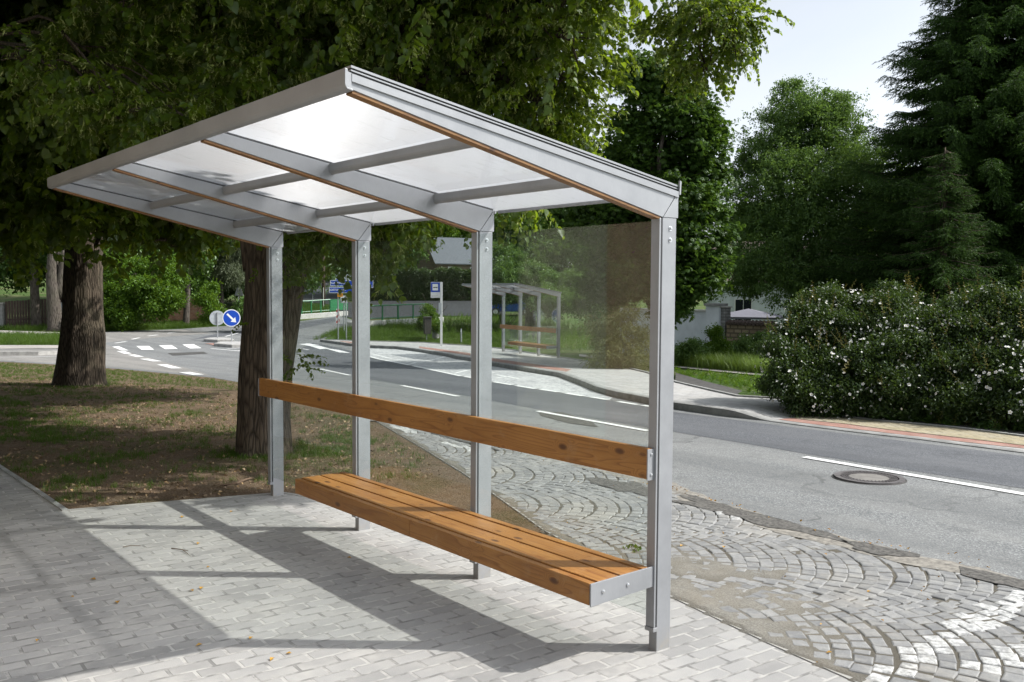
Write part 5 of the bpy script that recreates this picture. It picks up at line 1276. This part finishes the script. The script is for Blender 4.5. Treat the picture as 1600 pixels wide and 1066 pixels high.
island('traffic_island', [(318, 534), (340, 535.5), (366, 535), (362, 532), (340, 531.2), (324, 532)], 'kerbed traffic island under the grey sign back')
S(sheet('pavement', P2([(320, 537), (352, 536.2), (372, 537), (345, 537.6), (335, 540)]), M['paver_red'], .016))

def tri_sign(px, pyb, ytop, ybot, wpx, label, rz, backface=True):
    p = gp(px, pyb); d = float((p-CAM)@FV); z1 = float(at(px, ytop, d)[2]-p[2]); z0 = float(at(px, ybot, d)[2]-p[2]); w = (z1-z0)*.58
    t = root('warning_sign', p, face_rz(p, rz)); pole(t, z1, .035)
    MB().extr([(-w, -.05, z0), (w, -.05, z0), (0, -.05, z1)], (0, .012, 0)).build('sign_plate', M['sign_back'], t, False)
    k = .8; zc = z0+(z1-z0)/3
    MB().extr([(-w, -.053, z0), (w, -.053, z0), (0, -.053, z1)], (0, .0028, 0)).build('sign_rim', M['sign_red'], t, False)
    MB().extr([(-w*.72, -.056, z0+.1*(z1-z0)), (w*.72, -.056, z0+.1*(z1-z0)), (0, -.056, z1-.18*(z1-z0))], (0, .0028, 0)).build('sign_face', M['sign_white'], t, False)
    MB().box((-w*.5, -.037, z0+.1), (w*.5, -.03, z0+.13)).build('bracket', M['steel'], t, False)
    return T(t, label, 'traffic sign')
tri_sign(373, 505, 441, 462, 13, 'triangular traffic sign turned edge on under the weeping tree', PI-1.0)
tri_sign(488.5, 476, 431, 440, 10, 'triangular traffic sign seen from behind by the hill road', PI+.1)
# wooden utility pole
p = gp(505.5, 480); d = float((p-CAM)@FV)
t = root('utility_pole', p); h = float(at(505, 330, d)[2]-p[2])
MB().tube([(0, 0, -.3), (0, 0, h*.5), (0, 0, h)], [.16, .14, .11], 14, rough=.03).build('shaft', M['pole_wood'], t, False, smooth=True)
MB().box((-.1, -.3, h-.5), (.1, .3, h-.38)).build('crossarm', M['pole_wood'], t, False); MB().tube([(.16, -.1, -.1), (.16, -.1, 1.7)], .04, 10).build('cable_guard', M['concrete'], t, False)
T(t, 'brown wooden utility pole behind the green railing', 'utility pole')

# direction signs with the curve plate on the verge
p = gp(531.5, 530); d = float((p-CAM)@FV); u = d/FPX
t = root('direction_sign', p, face_rz(p)); Z = lambda py: float(at(531, py, d)[2]-p[2]); X = lambda px: (px-531.5)*u
for x in (X(528.5), X(541)): MB().tube([(x, 0, -.2), (x, 0, Z(430))], .035, 12).build('pole', M['steel'], t, False)
def fing(x0, x1, y0, y1, s, hgt):
    a = plate('sign_plate', M['sign_white'], t, X(x0), X(x1), Z(y1), Z(y0), -.045, .004)
    MB().box((X(x0)+.03, -.053, Z(y1)+.03), (X(x1)-.03, -.0495, Z(y0)-.03)).build('sign_face', M['sign_blue'], a, False)
    text(s, hgt, M['sign_white'], a, (X(x0+13), -.0545, Z((y0+y1)/2)), align='CENTER', bold=.004)
fing(516.5, 551, 438, 447, 'TLUSTOVOUSY', (Z(438)-Z(447))*.44)
fing(515, 552, 448.5, 458, 'ROSTOKLATY', (Z(448.5)-Z(458))*.44)
pts = [(X(526), Z(438.5)), (X(540), Z(438.5)), (X(540), Z(437)), (X(533), Z(434)), (X(526), Z(437))]
MB().extr([(x, -.05, z) for x, z in pts], (0, .004, 0)).build('top_panel', M['sign_blue'], t, False)
a = plate('orange_plate', M['sign_orange'], t, X(527.5), X(536), Z(464), Z(458.8), -.06, .004)
for yy in (460.5, 462.3): MB().box((X(528.6), -.0655, Z(yy)-.012), (X(534.9), -.064, Z(yy)+.012)).build('writing_line', M['fence_brown'], a, False)
T(t, 'blue direction sign naming two villages on twin poles', 'direction sign')
p = gp(537.5, 520); d = float((p-CAM)@FV); u = d/FPX
t = root('priority_plate_sign', p, face_rz(p)); Z = lambda py: float(at(538, py, d)[2]-p[2])
pole(t, Z(462), .035)
a = plate('sign_plate', M['sign_white'], t, -5.6*u, 5.6*u, Z(473.5), Z(461.5), -.05, .006)
mb = MB(); yb = -.0575
mb.tube([(-3.2*u, yb, Z(471.5)), (-3.0*u, yb, Z(469)), (-1*u, yb, Z(467.6)), (1.5*u, yb, Z(466.8)), (2.6*u, yb, Z(465.3)), (2.7*u, yb, Z(463))], .022, 6); mb.tube([(1.5*u, yb, Z(466.8)), (3*u, yb, Z(469.5))], .010, 6)
mb.build('road_symbol', M['sign_black'], a, False)
mb = MB()
for (x0, x1, z0, z1) in ((-5.4, 5.4, 473.2, 472.7), (-5.4, 5.4, 462.2, 461.7), (-5.4, -4.9, 473, 462), (4.9, 5.4, 473, 462)): mb.box((x0*u, -.0575, Z(z0)), (x1*u, -.0562, Z(z1)))
mb.build('border', M['sign_black'], a, False)
T(t, 'white square plate with a black bent road symbol', 'traffic sign')
p = gp(528, 512); d = float((p-CAM)@FV); u = d/FPX
t = root('hazard_marker', p, face_rz(p)); Z = lambda py: float(at(528, py, d)[2]-p[2])
pole(t, Z(471), .03, 'sign_white')
a = plate('sign_plate', M['sign_white'], t, -2.3*u, 2.3*u, Z(506), Z(482.5), -.035, .005)
hz = (Z(482.5)-Z(506)); mb = MB()
for k in range(3):
    z = Z(506)+hz*(.02+.36*k); lo, hi = -2.3*u, 2.3*u
    mb.extr([(lo, -.0425, z), (hi, -.0425, z+.13*hz), (hi, -.0425, min(z+.30*hz, Z(482.5))), (lo, -.0425, min(z+.17*hz, Z(482.5)))], (0, .0015, 0))
mb.build('stripes', M['sign_red'], a, False)
T(t, 'narrow red and white striped hazard marker at the bridge', 'hazard marker')
# pedestrian crossing sign half behind a shelter post
p = gp(574, 530); d = float((p-CAM)@FV); u = d/FPX
t = root('crossing_sign', p, face_rz(p)); Z = lambda py: float(at(574, py, d)[2]-p[2]); pole(t, Z(432), .035)
a = plate('sign_plate', M['sign_white'], t, -9.2*u, 9.2*u, Z(450), Z(431.7), -.05, .006)
MB().box((-8.5*u, -.0585, Z(449.3)), (8.5*u, -.0565, Z(432.4))).build('sign_face', M['sign_blue'], a, False)
MB().extr([(-7*u, -.0605, Z(447.6)), (7*u, -.0605, Z(447.6)), (0, -.0605, Z(434.5))], (0, .0015, 0)).build('triangle', M['sign_white'], a, False)
mb = MB(); yb = -.0625; mb.disc((.2*u, yb, Z(438.2)), (0, 1, 0), .9*u, .002, 14)
for q in ([(0, 439.2), (-.2, 442.6)], [(-.2, 442.6), (-1.8, 446.8)], [(-.2, 442.6), (1.9, 446.6)], [(0, 440), (-1.6, 442)], [(0, 440), (1.6, 441.6)]):
    (xa, ya), (xb_, yb_) = q; mb.tube([(xa*u, yb, Z(ya)), (xb_*u, yb, Z(yb_))], .5*u, 6)
for k in range(5): mb.box(((-4.6+1.9*k)*u, yb-.001, Z(447.4)), ((-3.5+1.9*k)*u, yb+.001, Z(446.9)))
mb.build('walking_figure', M['sign_black'], a, False)
T(t, 'square blue pedestrian crossing sign peeping out behind a shelter post', 'traffic sign')
# bus stop post
p = gp(689.5, 541, .12); d = float((p-CAM)@FV); u = d/FPX
t = root('bus_stop_sign', p, face_rz(p)); Z = lambda py: float(at(689, py, d)[2]-p[2])
MB().box((-1.8*u, -.03, -.1), (1.8*u, .03, Z(441))).build('pole', M['sign_white'], t, False, bevel=.006)
a = plate('sign_plate', M['sign_white'], t, -16.5*u, -1.9*u, Z(465.5), Z(441), .02, .03)
MB().box((-16.2*u, -.0125, Z(456.7)), (-2.3*u, -.0102, Z(441.6))).build('sign_face', M['sign_blue'], a, False)
MB().box((-13.8*u, -.0150, Z(454)), (-5.2*u, -.0128, Z(444))).build('white_field', M['sign_white'], a, False)
mb = MB(); yb = -.0165; zc = Z(449.4)
mb.box((-12.8*u, yb, zc-.5*u), (-6.0*u, yb+.0012, zc+.75*u))
for x in (-11.4, -7.4): mb.disc((x*u, yb+.0006, zc-.6*u), (0, 1, 0), .62*u, .0012, 14)
mb.build('bus_symbol', M['sign_black'], a, False)
for yy in (459.5, 462, 463.5): MB().box((-15.3*u, -.0122, Z(yy)-.008), ((-8 if yy > 462 else -5.5)*u, -.0102, Z(yy)+.008)).build('writing_line', M['sign_back'], a, False)
MB().box((-4.4*u, -.045, Z(491)), (.3*u, -.0302, Z(473.5))).build('timetable_case', M['sign_back'], t, False, bevel=.005)
T(t, 'white bus stop post with a blue bus pictogram panel', 'bus stop sign')
# litter bins
p = gp(667, 533, .0); d = float((p-CAM)@FV); u = d/FPX
t = root('litter_bin', p, face_rz(p, .3)); Z = lambda py: float(at(667, py, d)[2]-p[2])
MB().tube([(.0, .05, -.1), (0, .05, Z(500))], .03, 10).build('post', M['steel'], t, False)
b = MB().extr([(-5.6*u, 0, Z(522)), (4.8*u, 0, Z(522)), (5.6*u, 0, Z(497)), (-6*u, 0, Z(497))], (0, -.24, 0)).build('container', M['dark_plastic'], t, False, bevel=.015)
MB().box((-6.6*u, -.27, Z(496.9)), (6*u, .03, Z(494.5))).build('lid', M['dark_plastic'], t, False, bevel=.012)
MB().box((-4*u, -.2435, Z(500.2)), (3.6*u, -.2405, Z(498.3))).build('opening', M['rubber'], t, False)
T(t, 'tall dark brown litter bin on a thin post by the bus bay', 'litter bin')
p = gp(681, 531.5, .0); d = float((p-CAM)@FV); u = d/FPX
t = root('litter_bin', p, face_rz(p)); Z = lambda py: float(at(681, py, d)[2]-p[2]); mb = MB(); z1, z0 = Z(512), Z(528.5); zz = np.linspace(z0, z1, 25)
R0 = 5.7*u
mb.tube([(0, 0, z) for z in zz], [R0*(.94+.06*(i/24))*(1+(.035 if i % 2 else 0)) for i in range(25)], 28)
b = mb.build('container', M['concrete_grey'], t, False)
MB().disc((0, 0, z1+.01), (0, 0, 1), R0*.86, .02, 28).build('opening', M['rubber'], t, False); MB().tube([(0, 0, -.1), (0, 0, z0+.02)], R0*.3, 12).build('foot', M['steel'], t, False)
T(t, 'round ribbed grey litter bin beside the white bus stop post', 'litter bin')
p = gp(720.5, 536); d = float((p-CAM)@FV); u = d/FPX
t = root('bollard', p, face_rz(p)); Z = lambda py: float(at(720, py, d)[2]-p[2])
MB().tube([(0, 0, -.1), (0, 0, Z(516.5)), (0, 0, Z(513.6))], [1.35*u, 1.25*u, .7*u], 14).build('shaft', M['steel'], t, False); MB().box((-.9*u, -1.42*u, Z(518.5)), (.9*u, -1.1*u, Z(516.4))).build('reflector', M['sign_white'], t, False)
T(t, 'short grey bollard in the weeds beside the far pavement', 'bollard')

# bridge railings on pale parapets
def railing(label, a, b, nposts, hpx, par, dense_bars, endpanel=False):
    a, b = np.asarray(a), np.asarray(b); t = root('bridge_railing', a); h = hpx*mpp(a); dv = (b-a); ln = np.linalg.norm(dv); e = dv/ln; nrm = np.array([e[1], -e[0], 0]); up = np.array([0, 0, 1.])
    def bar(p, q, r, name, m='green_steel', mb=None):
        mb2 = mb or MB(); mb2.tube([p, q], r, 6)
        return mb2 if mb else mb2.build(name, M[m], t)
    bar(a+up*h, b+up*h, .05, 'top_rail'); bar(a+up*.14, b+up*.14, .03, 'bottom_rail')
    for i in range(nposts): q = a+dv*i/(nposts-1); MB().box(q-np.array([.045, .045, .1]), q+np.array([.045, .045, h])).build('post', M['green_steel'], t)
    mb = MB(); n = int(ln/(.11 if dense_bars else .16))
    for i in range(1, n): q = a+dv*i/n; mb.tube([q+up*.14, q+up*h], .011 if dense_bars else .009, 4)
    mb.build('bars', M['steel'] if dense_bars else M['green_steel'], t)
    if endpanel: MB().extr([b+up*.1, b+e*1.6+up*.1, b+e*1.6+up*h, b+up*h], nrm*.06).build('end_panel', M['green_steel'], t)
    T(t, label, 'railing', 'green railings of the bridge')
    pw = root('bridge_parapet', a-e*.5)
    MB().extr([a-e*1.5+nrm*.25-up*.8, b+e*1.5+nrm*.25-up*.8, b+e*1.5+nrm*.25-up*.02, a-e*1.5+nrm*.25-up*.02], -nrm*.5).build('wall', M['concrete'], pw, bevel=.03)
    T(pw, par, 'parapet', 'pale parapets of the bridge')
def up_(p, h): return p+np.array([0, 0, h])
railing('green bridge railing at the far side of the road, left of the striped marker', up_(gp(440, 500), .35), up_(gp(516, 494.5), .35), 6, 20, 'pale concrete bridge parapet below the left railing', False, True)
railing('green bridge railing with close grey bars, right of the striped marker', up_(gp(572, 512), .45), up_(gp(668, 506), .45), 5, 23, 'pale concrete bridge parapet below the right railing', True)

# manhole
p = gp(1358, 748); t = root('manhole_cover', p); r = 52*mpp(p)
def annul(r0, r1, z0, z1, seg=64):
    vs, fs = [], []
    for k in range(seg):
        c, s = math.cos(2*PI*k/seg), math.sin(2*PI*k/seg); vs += [(r0*c, r0*s, z0), (r1*c, r1*s, z0), (r1*c, r1*s, z1), (r0*c, r0*s, z1)]
    for k in range(seg):
        a, b = 4*k, 4*((k+1) % seg)
        fs += [(a+1, b+1, b+2, a+2), (a+2, b+2, b+3, a+3), (a+3, b+3, b, a)]
    return MB().add(vs, fs)
annul(r*.84, r, -.02, .022).build('frame', M['cast_iron'], t, False); annul(0.001, r*1.06, -.02, .0065).build('joint', M['tar'], t, False)
c = annul(r*.56, r*.80, -.02, .012); 
for ring_, n in ((.60, 34), (.66, 38), (.72, 42), (.775, 46)):
    for k in range(n):
        a = 2*PI*(k+.5*(int(ring_*100) % 2))/n; x, y = r*ring_*math.cos(a), r*ring_*math.sin(a); c.tube([(x, y, .011), (x, y, .022)], [.012, .009], 6)
c.build('cover', M['cast_iron'], t, False); annul(.001, r*.57, -.02, .016).build('concrete_core', M['core'], t, False)
T(t, 'round cast iron manhole cover with a concrete core in the near lane', 'manhole cover')

# ---------------------------------------------------------------- walls, houses, fences
def wallbox(a, b, h, th, z0=-.5):
    a, b = np.asarray(a), np.asarray(b); e = (b-a)/np.linalg.norm(b-a); n = np.array([e[1], -e[0], 0])
    q = [a+n*th/2, b+n*th/2, b-n*th/2, a-n*th/2]; return [(x[0], x[1], ground(x[0], x[1])) for x in q], e, n
def wall(name, label, a, b, h, th, m, cap=None, cat='wall', capw=.08, caph=.08):
    t = root(name, a); q, e, n = wallbox(a, b, h, th); z = a[2]+h
    MB().extr([(x, y, z0-.5) for x, y, z0 in q], (0, 0, z-q[0][2]+.5)).build('masonry', M[m], t)
    if cap:
        q2, _, _ = wallbox(a-e*.05, b+e*.05, h, th+2*capw); MB().extr([(x, y, z) for x, y, _ in q2], (0, 0, caph)).build('coping', M[cap], t, bevel=.01)
    return T(t, label, cat)
def gl(px, d): return foot(px, d)
a, b = gl(972, 42), gl(1112, 38.5); wall('garden_wall', 'white plastered garden wall behind the near post', a, b, float(at(1100, 487, 38.8)[2])-a[2], .3, 'plaster', 'concrete')
a, b = gl(1109, 38.2), gl(1129, 37.7); wall('gate_pillar', 'tall white gate pillar with a dark capping between the garden walls', a, b, float(at(1120, 478, 38)[2])-a[2], .42, 'plaster', 'kerb_dark', 'pillar', .10, .10)
a, b = gl(1129.5, 37.8), gl(1138, 37.6); wall('stone_pier', 'narrow grey stone pier beside the white gate pillar', a, b, float(at(1134, 481, 37.7)[2])-a[2], .36, 'stone_grey', 'concrete', 'pier', .05, .06)
a, b = gl(1139, 37.5), gl(1215, 36.2)
t = wall('garden_wall', 'tan rubble garden wall with a row of tiles on top', a, b, float(at(1160, 506, 37)[2])-a[2], .3, 'stone_tan')
n = int(np.linalg.norm(b-a)/.16); zt = float(at(1160, 506, 37)[2]); e = (b-a)/np.linalg.norm(b-a); nn = np.array([e[1], -e[0], 0]); mb = MB()
for i in range(n):
    q = a+e*(i+.5)*.16; q[2] = zt; mb.tube([q+nn*.28+np.array([0, 0, .0]), q+np.array([0, 0, .09]), q-nn*.28], .072, 8)
mb.build('tile_coping', M['roof_tile'], t)
# parasol
p = gl(1170, 44); t = root('parasol', p); zt = float(at(1170, 483, 44)[2])-p[2]; ze = float(at(1170, 494.5, 44)[2])-p[2]
MB().tube([(0, 0, 0), (0, 0, zt)], .025, 10).build('pole', M['fence_brown'], t, False)
q = [(1.5*sx, 1.5*sy, ze) for sx, sy in ((-1, -1), (1, -1), (1, 1), (-1, 1))]
mb = MB(); mb.add(q+[(0, 0, zt+.02)]+[(x, y, ze-.10) for x, y, _ in q]+[(0, 0, zt-.02)], [(0, 1, 4), (1, 2, 4), (2, 3, 4), (3, 0, 4), (5, 6, 1, 0), (6, 7, 2, 1), (7, 8, 3, 2), (8, 5, 0, 3), (6, 5, 9), (7, 6, 9), (8, 7, 9), (5, 8, 9)]); mb.build('canopy', M['canvas'], t, False)
t.rotation_euler = (0, 0, .5); T(t, 'grey square garden parasol behind the tile topped wall', 'parasol')

def house(name, label, corner, rz, ln, wd, hw, hr, wallm, roofm, windows, doors=(), over=.35, chim=True, cat='house'):
    """gabled house; local X along the ridge, -Y is the visible long side"""
    t = root(name, corner, rz)
    MB().extr([(0, 0, -1), (0, wd, -1), (0, wd, hw), (0, wd/2, hw+hr), (0, 0, hw)], (ln, 0, 0)).build('wall', M[wallm], t, False)
    sl = np.array([wd/2, hr]); k = np.array([0, -hr, wd/2]); 
    for s in (0, 1):
        e = np.array([0, -over if s == 0 else wd+over, hw-over*hr/(wd/2)]); r = np.array([0, wd/2, hw+hr])
        up = np.array([0, 0, .10]); o = np.array([-over, 0, .02])
        rf = MB().extr([e+o, r+o, r+o+up, e+o+up], (ln+2*over, 0, 0)).build('roof', M[roofm], t, False)
        if s == 0 and chim: MB().box((ln*.7, wd*.38, hw+hr*.5), (ln*.7+.5, wd*.38+.5, hw+hr+.6)).build('chimney', M['brick_old'], rf, False)
    for (x, z, w, h) in windows:
        f = MB().box((x, -.04, z), (x+w, .02, z+h)).build('window', M['sign_white'], t, False)
        MB().box((x+.06, -.052, z+.06), (x+w/2-.02, -.0405, z+h-.06)).box((x+w/2+.02, -.052, z+.06), (x+w-.06, -.0405, z+h-.06)).build('pane', M['dark_glass'], f, False)
        MB().box((x-.08, -.12, z-.07), (x+w+.08, -.0, z-.005)).build('sill', M['concrete'], f, False)
    return T(t, label, cat)
# grey roofed house behind the hedge
a30 = math.atan2(RH[1], RH[0])+.42
d = 96; c0 = at(683, 409, d); g0 = ground(c0[0], c0[1]); hw = c0[2]-g0+.0
house('village_house', 'brown stone house with a grey slate roof behind the clipped hedge', (c0[0], c0[1], g0), a30, 9.5, 6.4, hw, 2.55, 'brown_wall', 'roof_grey', [(1.2, hw-1.6, .8, 1.1), (3.6, hw-1.6, .8, 1.1), (6.4, hw-1.6, .8, 1.1)])
d = 54; c0 = foot(1120, d)
house('village_house', 'white plastered house glimpsed between the dark trees behind the parasol', c0, math.atan2(RH[1], RH[0])-.1, 9, 6, 3.4, 2.2, 'plaster', 'roof_tile', [(1.0, 1.0, 1.0, 1.3), (4.0, 1.0, 1.0, 1.3), (6.6, 1.0, 1.0, 1.3)])
d = 132; c0 = foot(475, d)
house('village_house', 'pale house with a brown roof at the top of the hill road', c0, math.atan2(RH[1], RH[0])+.2, 9, 7, 3.2, 3.0, 'plaster', 'roof_tile', [(1.0, 1.0, 1.0, 1.3), (4.0, 1.0, 1.0, 1.3), (6.6, 1.0, 1.0, 1.3)])
# house behind the photographer, mirrored in the right glass pane
t = root('roadside_house', (-6.86, -4.6, 0))
MB().box((0, -6, -.3), (1.80, 0, 6.2)).build('olive_wall', M['plaster_olive'], t, False)
MB().box((1.801, -6, -.3), (5.0, .03, 6.2)).build('brown_wall', M['plaster_brown'], t, False)
MB().extr([(-.4, -6.4, 6.2), (-.4, .4, 6.2), (-.4, -3.0, 8.4)], (5.8, 0, 0)).build('roof', M['roof_tile'], t, False)
f = MB().box((3.5, -.02, 1.1), (4.5, .06, 2.5)).build('window', M['sign_white'], t, False); MB().box((3.58, .0605, 1.18), (3.98, .068, 2.42)).box((4.02, .0605, 1.18), (4.42, .068, 2.42)).build('pane', M['dark_glass'], f, False)
T(t, 'rendered roadside house facing the shelter, mirrored in the right glass pane', 'house')

# board fence, gate post and ruined wall beyond the junction
a, b = gp(9, 513), gp(86, 511); t = root('board_fence', a); h = 42*mpp(a); e = (b-a)/np.linalg.norm(b-a); n = np.array([e[1], -e[0], 0]); ln = np.linalg.norm(b-a); mb = MB(); k = int(ln/.15)
for i in range(k):
    q = a+e*ln*i/k; q[2] = ground(q[0], q[1]); hh = h*(1+.10*(i/k))+rng.normal(0, .01)
    mb.extr([q, q+e*.135, q+e*.135+np.array([0, 0, hh]), q+np.array([0, 0, hh])], n*.022)
mb.build('boards', M['fence_brown'], t); MB().extr([a+np.array([0, 0, .5]), b+np.array([0, 0, .5]), b+np.array([0, 0, .6]), a+np.array([0, 0, .6])], -n*.05).build('rail', M['fence_brown'], t)
T(t, 'brown vertical board fence beyond the junction at far left', 'fence')
a = gp(-14, 513); b = gp(6.5, 513); wall('gate_post', 'grey concrete gate wall at the left end of the board fence', a, b, 38*mpp(a), .4, 'concrete_grey', 'kerb', 'gate post')
p = gp(8.6, 512.5); t = T(MB().box(p+np.array([-.06, -.06, -.1]), p+np.array([.06, .06, 36*mpp(p)])).build('fence_post', M['green_steel'], bevel=.01), 'thin green post between the concrete gate wall and the board fence', 'post')
p = gp(98.5, 508); wall('gate_post', 'white gate pillar half hidden by the thick linden trunk', gp(95.5, 508), gp(101.5, 508), 33*mpp(p), .4, 'plaster', 'concrete', 'gate post')
d = 70; c0 = foot(88, d); house('shed', 'small wooden shed with a brown roof behind the board fence', c0, math.atan2(RH[1], RH[0])+.2, 5, 4, 2.3, 1.5, 'fence_brown', 'roof_tile', [], chim=False, cat='shed')
a, b = gp(225, 507), gp(326, 505); t = root('ruined_wall', a); e = (b-a)/np.linalg.norm(b-a); n = np.array([e[1], -e[0], 0]); ln = np.linalg.norm(b-a); hs = 40*mpp(a)
K = 22; top = [hs*(.55+.45*vv) for vv in [.2, .4, .3, .6, .7, .65, .8, .75, .8, .85, .8, .9, .95, .9, 1, .95, 1, .95, .9, .8, .6, .3, .0]]
pts = [a+e*ln*i/K+np.array([0, 0, top[i]]) for i in range(K, -1, -1)]
MB().extr([a-np.array([0, 0, .4]), b-np.array([0, 0, .4])]+pts, -n*.45).build('masonry', M['brick_old'], t)
T(t, 'crumbling old red brick wall beneath climbing green bushes', 'wall')

# blue car parked behind the far shelter
p = gp(795, 493); d = float((p-CAM)@FV); t = root('parked_car', p, math.atan2(RH[1], RH[0])+.2)
prof = [(-2.0, .32), (2.0, .32), (2.02, .75), (1.2, .92), (.55, 1.42), (-.9, 1.46), (-1.7, .98), (-2.02, .9)]
MB().extr([(x, -.82, z) for x, z in prof], (0, 1.64, 0)).build('body', M['car_blue'], t, False, bevel=.06)
MB().extr([(x, -.832, z) for x, z in [(1.0, .95), (.5, 1.34), (-.15, 1.37), (-.15, .95)]], (0, .008, 0)).build('window', M['dark_glass'], t, False); MB().extr([(x, -.832, z) for x, z in [(-.22, .95), (-.22, 1.37), (-.85, 1.38), (-1.45, .98)]], (0, .008, 0)).build('window', M['dark_glass'], t, False)
for x in (-1.25, 1.25):
    for y in (-.78, .78):
        w = MB().disc((x, y, .31), (0, 1, 0), .31, .2, 24).build('wheel', M['rubber'], t, False); MB().disc((x, y*1.13, .31), (0, 1, 0), .19, .03, 16).build('rim', M['steel'], w, False)
MB().box((2.0, -.7, .62), (2.03, -.42, .76)).build('headlight', M['sign_white'], t, False); MB().box((2.0, .42, .62), (2.03, .7, .76)).build('headlight', M['sign_white'], t, False)
T(t, 'dark blue hatchback parked on the lot behind the far shelter', 'car')

# ---------------------------------------------------------------- light
SUN = np.array([.4525, .544, .707]); SUN = SUN/np.linalg.norm(SUN)
ld = bpy.data.lights.new('sun', 'SUN'); ld.energy = 4.2; ld.angle = math.radians(.55); ld.color = (1.0, .968, .915)
lo = bpy.data.objects.new('sun', ld); COL.objects.link(lo); lo.rotation_euler = Vector(-SUN).to_track_quat('-Z', 'Y').to_euler(); lo.location = (0, 0, 30)
wd = bpy.data.worlds.new('World'); sc.world = wd; wd.use_nodes = True; nt = wd.node_tree; nt.nodes.clear(); g = G(nt)
sky = g.n('ShaderNodeTexSky', sky_type='NISHITA'); sky.sun_disc = False; sky.sun_elevation = math.asin(SUN[2]); sky.sun_rotation = math.atan2(SUN[0], SUN[1])
sky.air_density = 1.0; sky.dust_density = 2.6; sky.ozone_density = 1.0
gc = g.n('ShaderNodeTexCoord').outputs['Generated']
cl = g.noise(g.n('ShaderNodeMapping', ins={'Vector': gc, 'Scale': (1.2, 1.2, 3.2)}).outputs[0], 1.6, 7, .6, .4)
lum = g.n('ShaderNodeRGBToBW', ins={'Color': sky.outputs[0]}).outputs[0]
wht = g.mix(1.0, g.n('ShaderNodeCombineColor', ins={0: lum, 1: lum, 2: lum}).outputs[0], (1.33, 1.41, 1.52), 'MULTIPLY')
kk = g.mix(g.ramp(cl, [(.35, .72), (.68, .98)]), sky.outputs[0], wht)
bg = g.n('ShaderNodeBackground', ins={'Color': kk, 'Strength': .15}); wo = nt.nodes.new('ShaderNodeOutputWorld'); nt.links.new(bg.outputs[0], wo.inputs[0])
sc.view_settings.view_transform = 'Standard'; sc.view_settings.look = 'None'; sc.view_settings.exposure = 0.5; sc.view_settings.gamma = 1.0
sc.render.engine = 'CYCLES'; sc.cycles.max_bounces = 10; sc.cycles.transparent_max_bounces = 16; sc.cycles.diffuse_bounces = 4; sc.cycles.transmission_bounces = 6; sc.cycles.glossy_bounces = 4
sc.cycles.use_denoising = True; sc.cycles.sample_clamp_indirect = 6.0
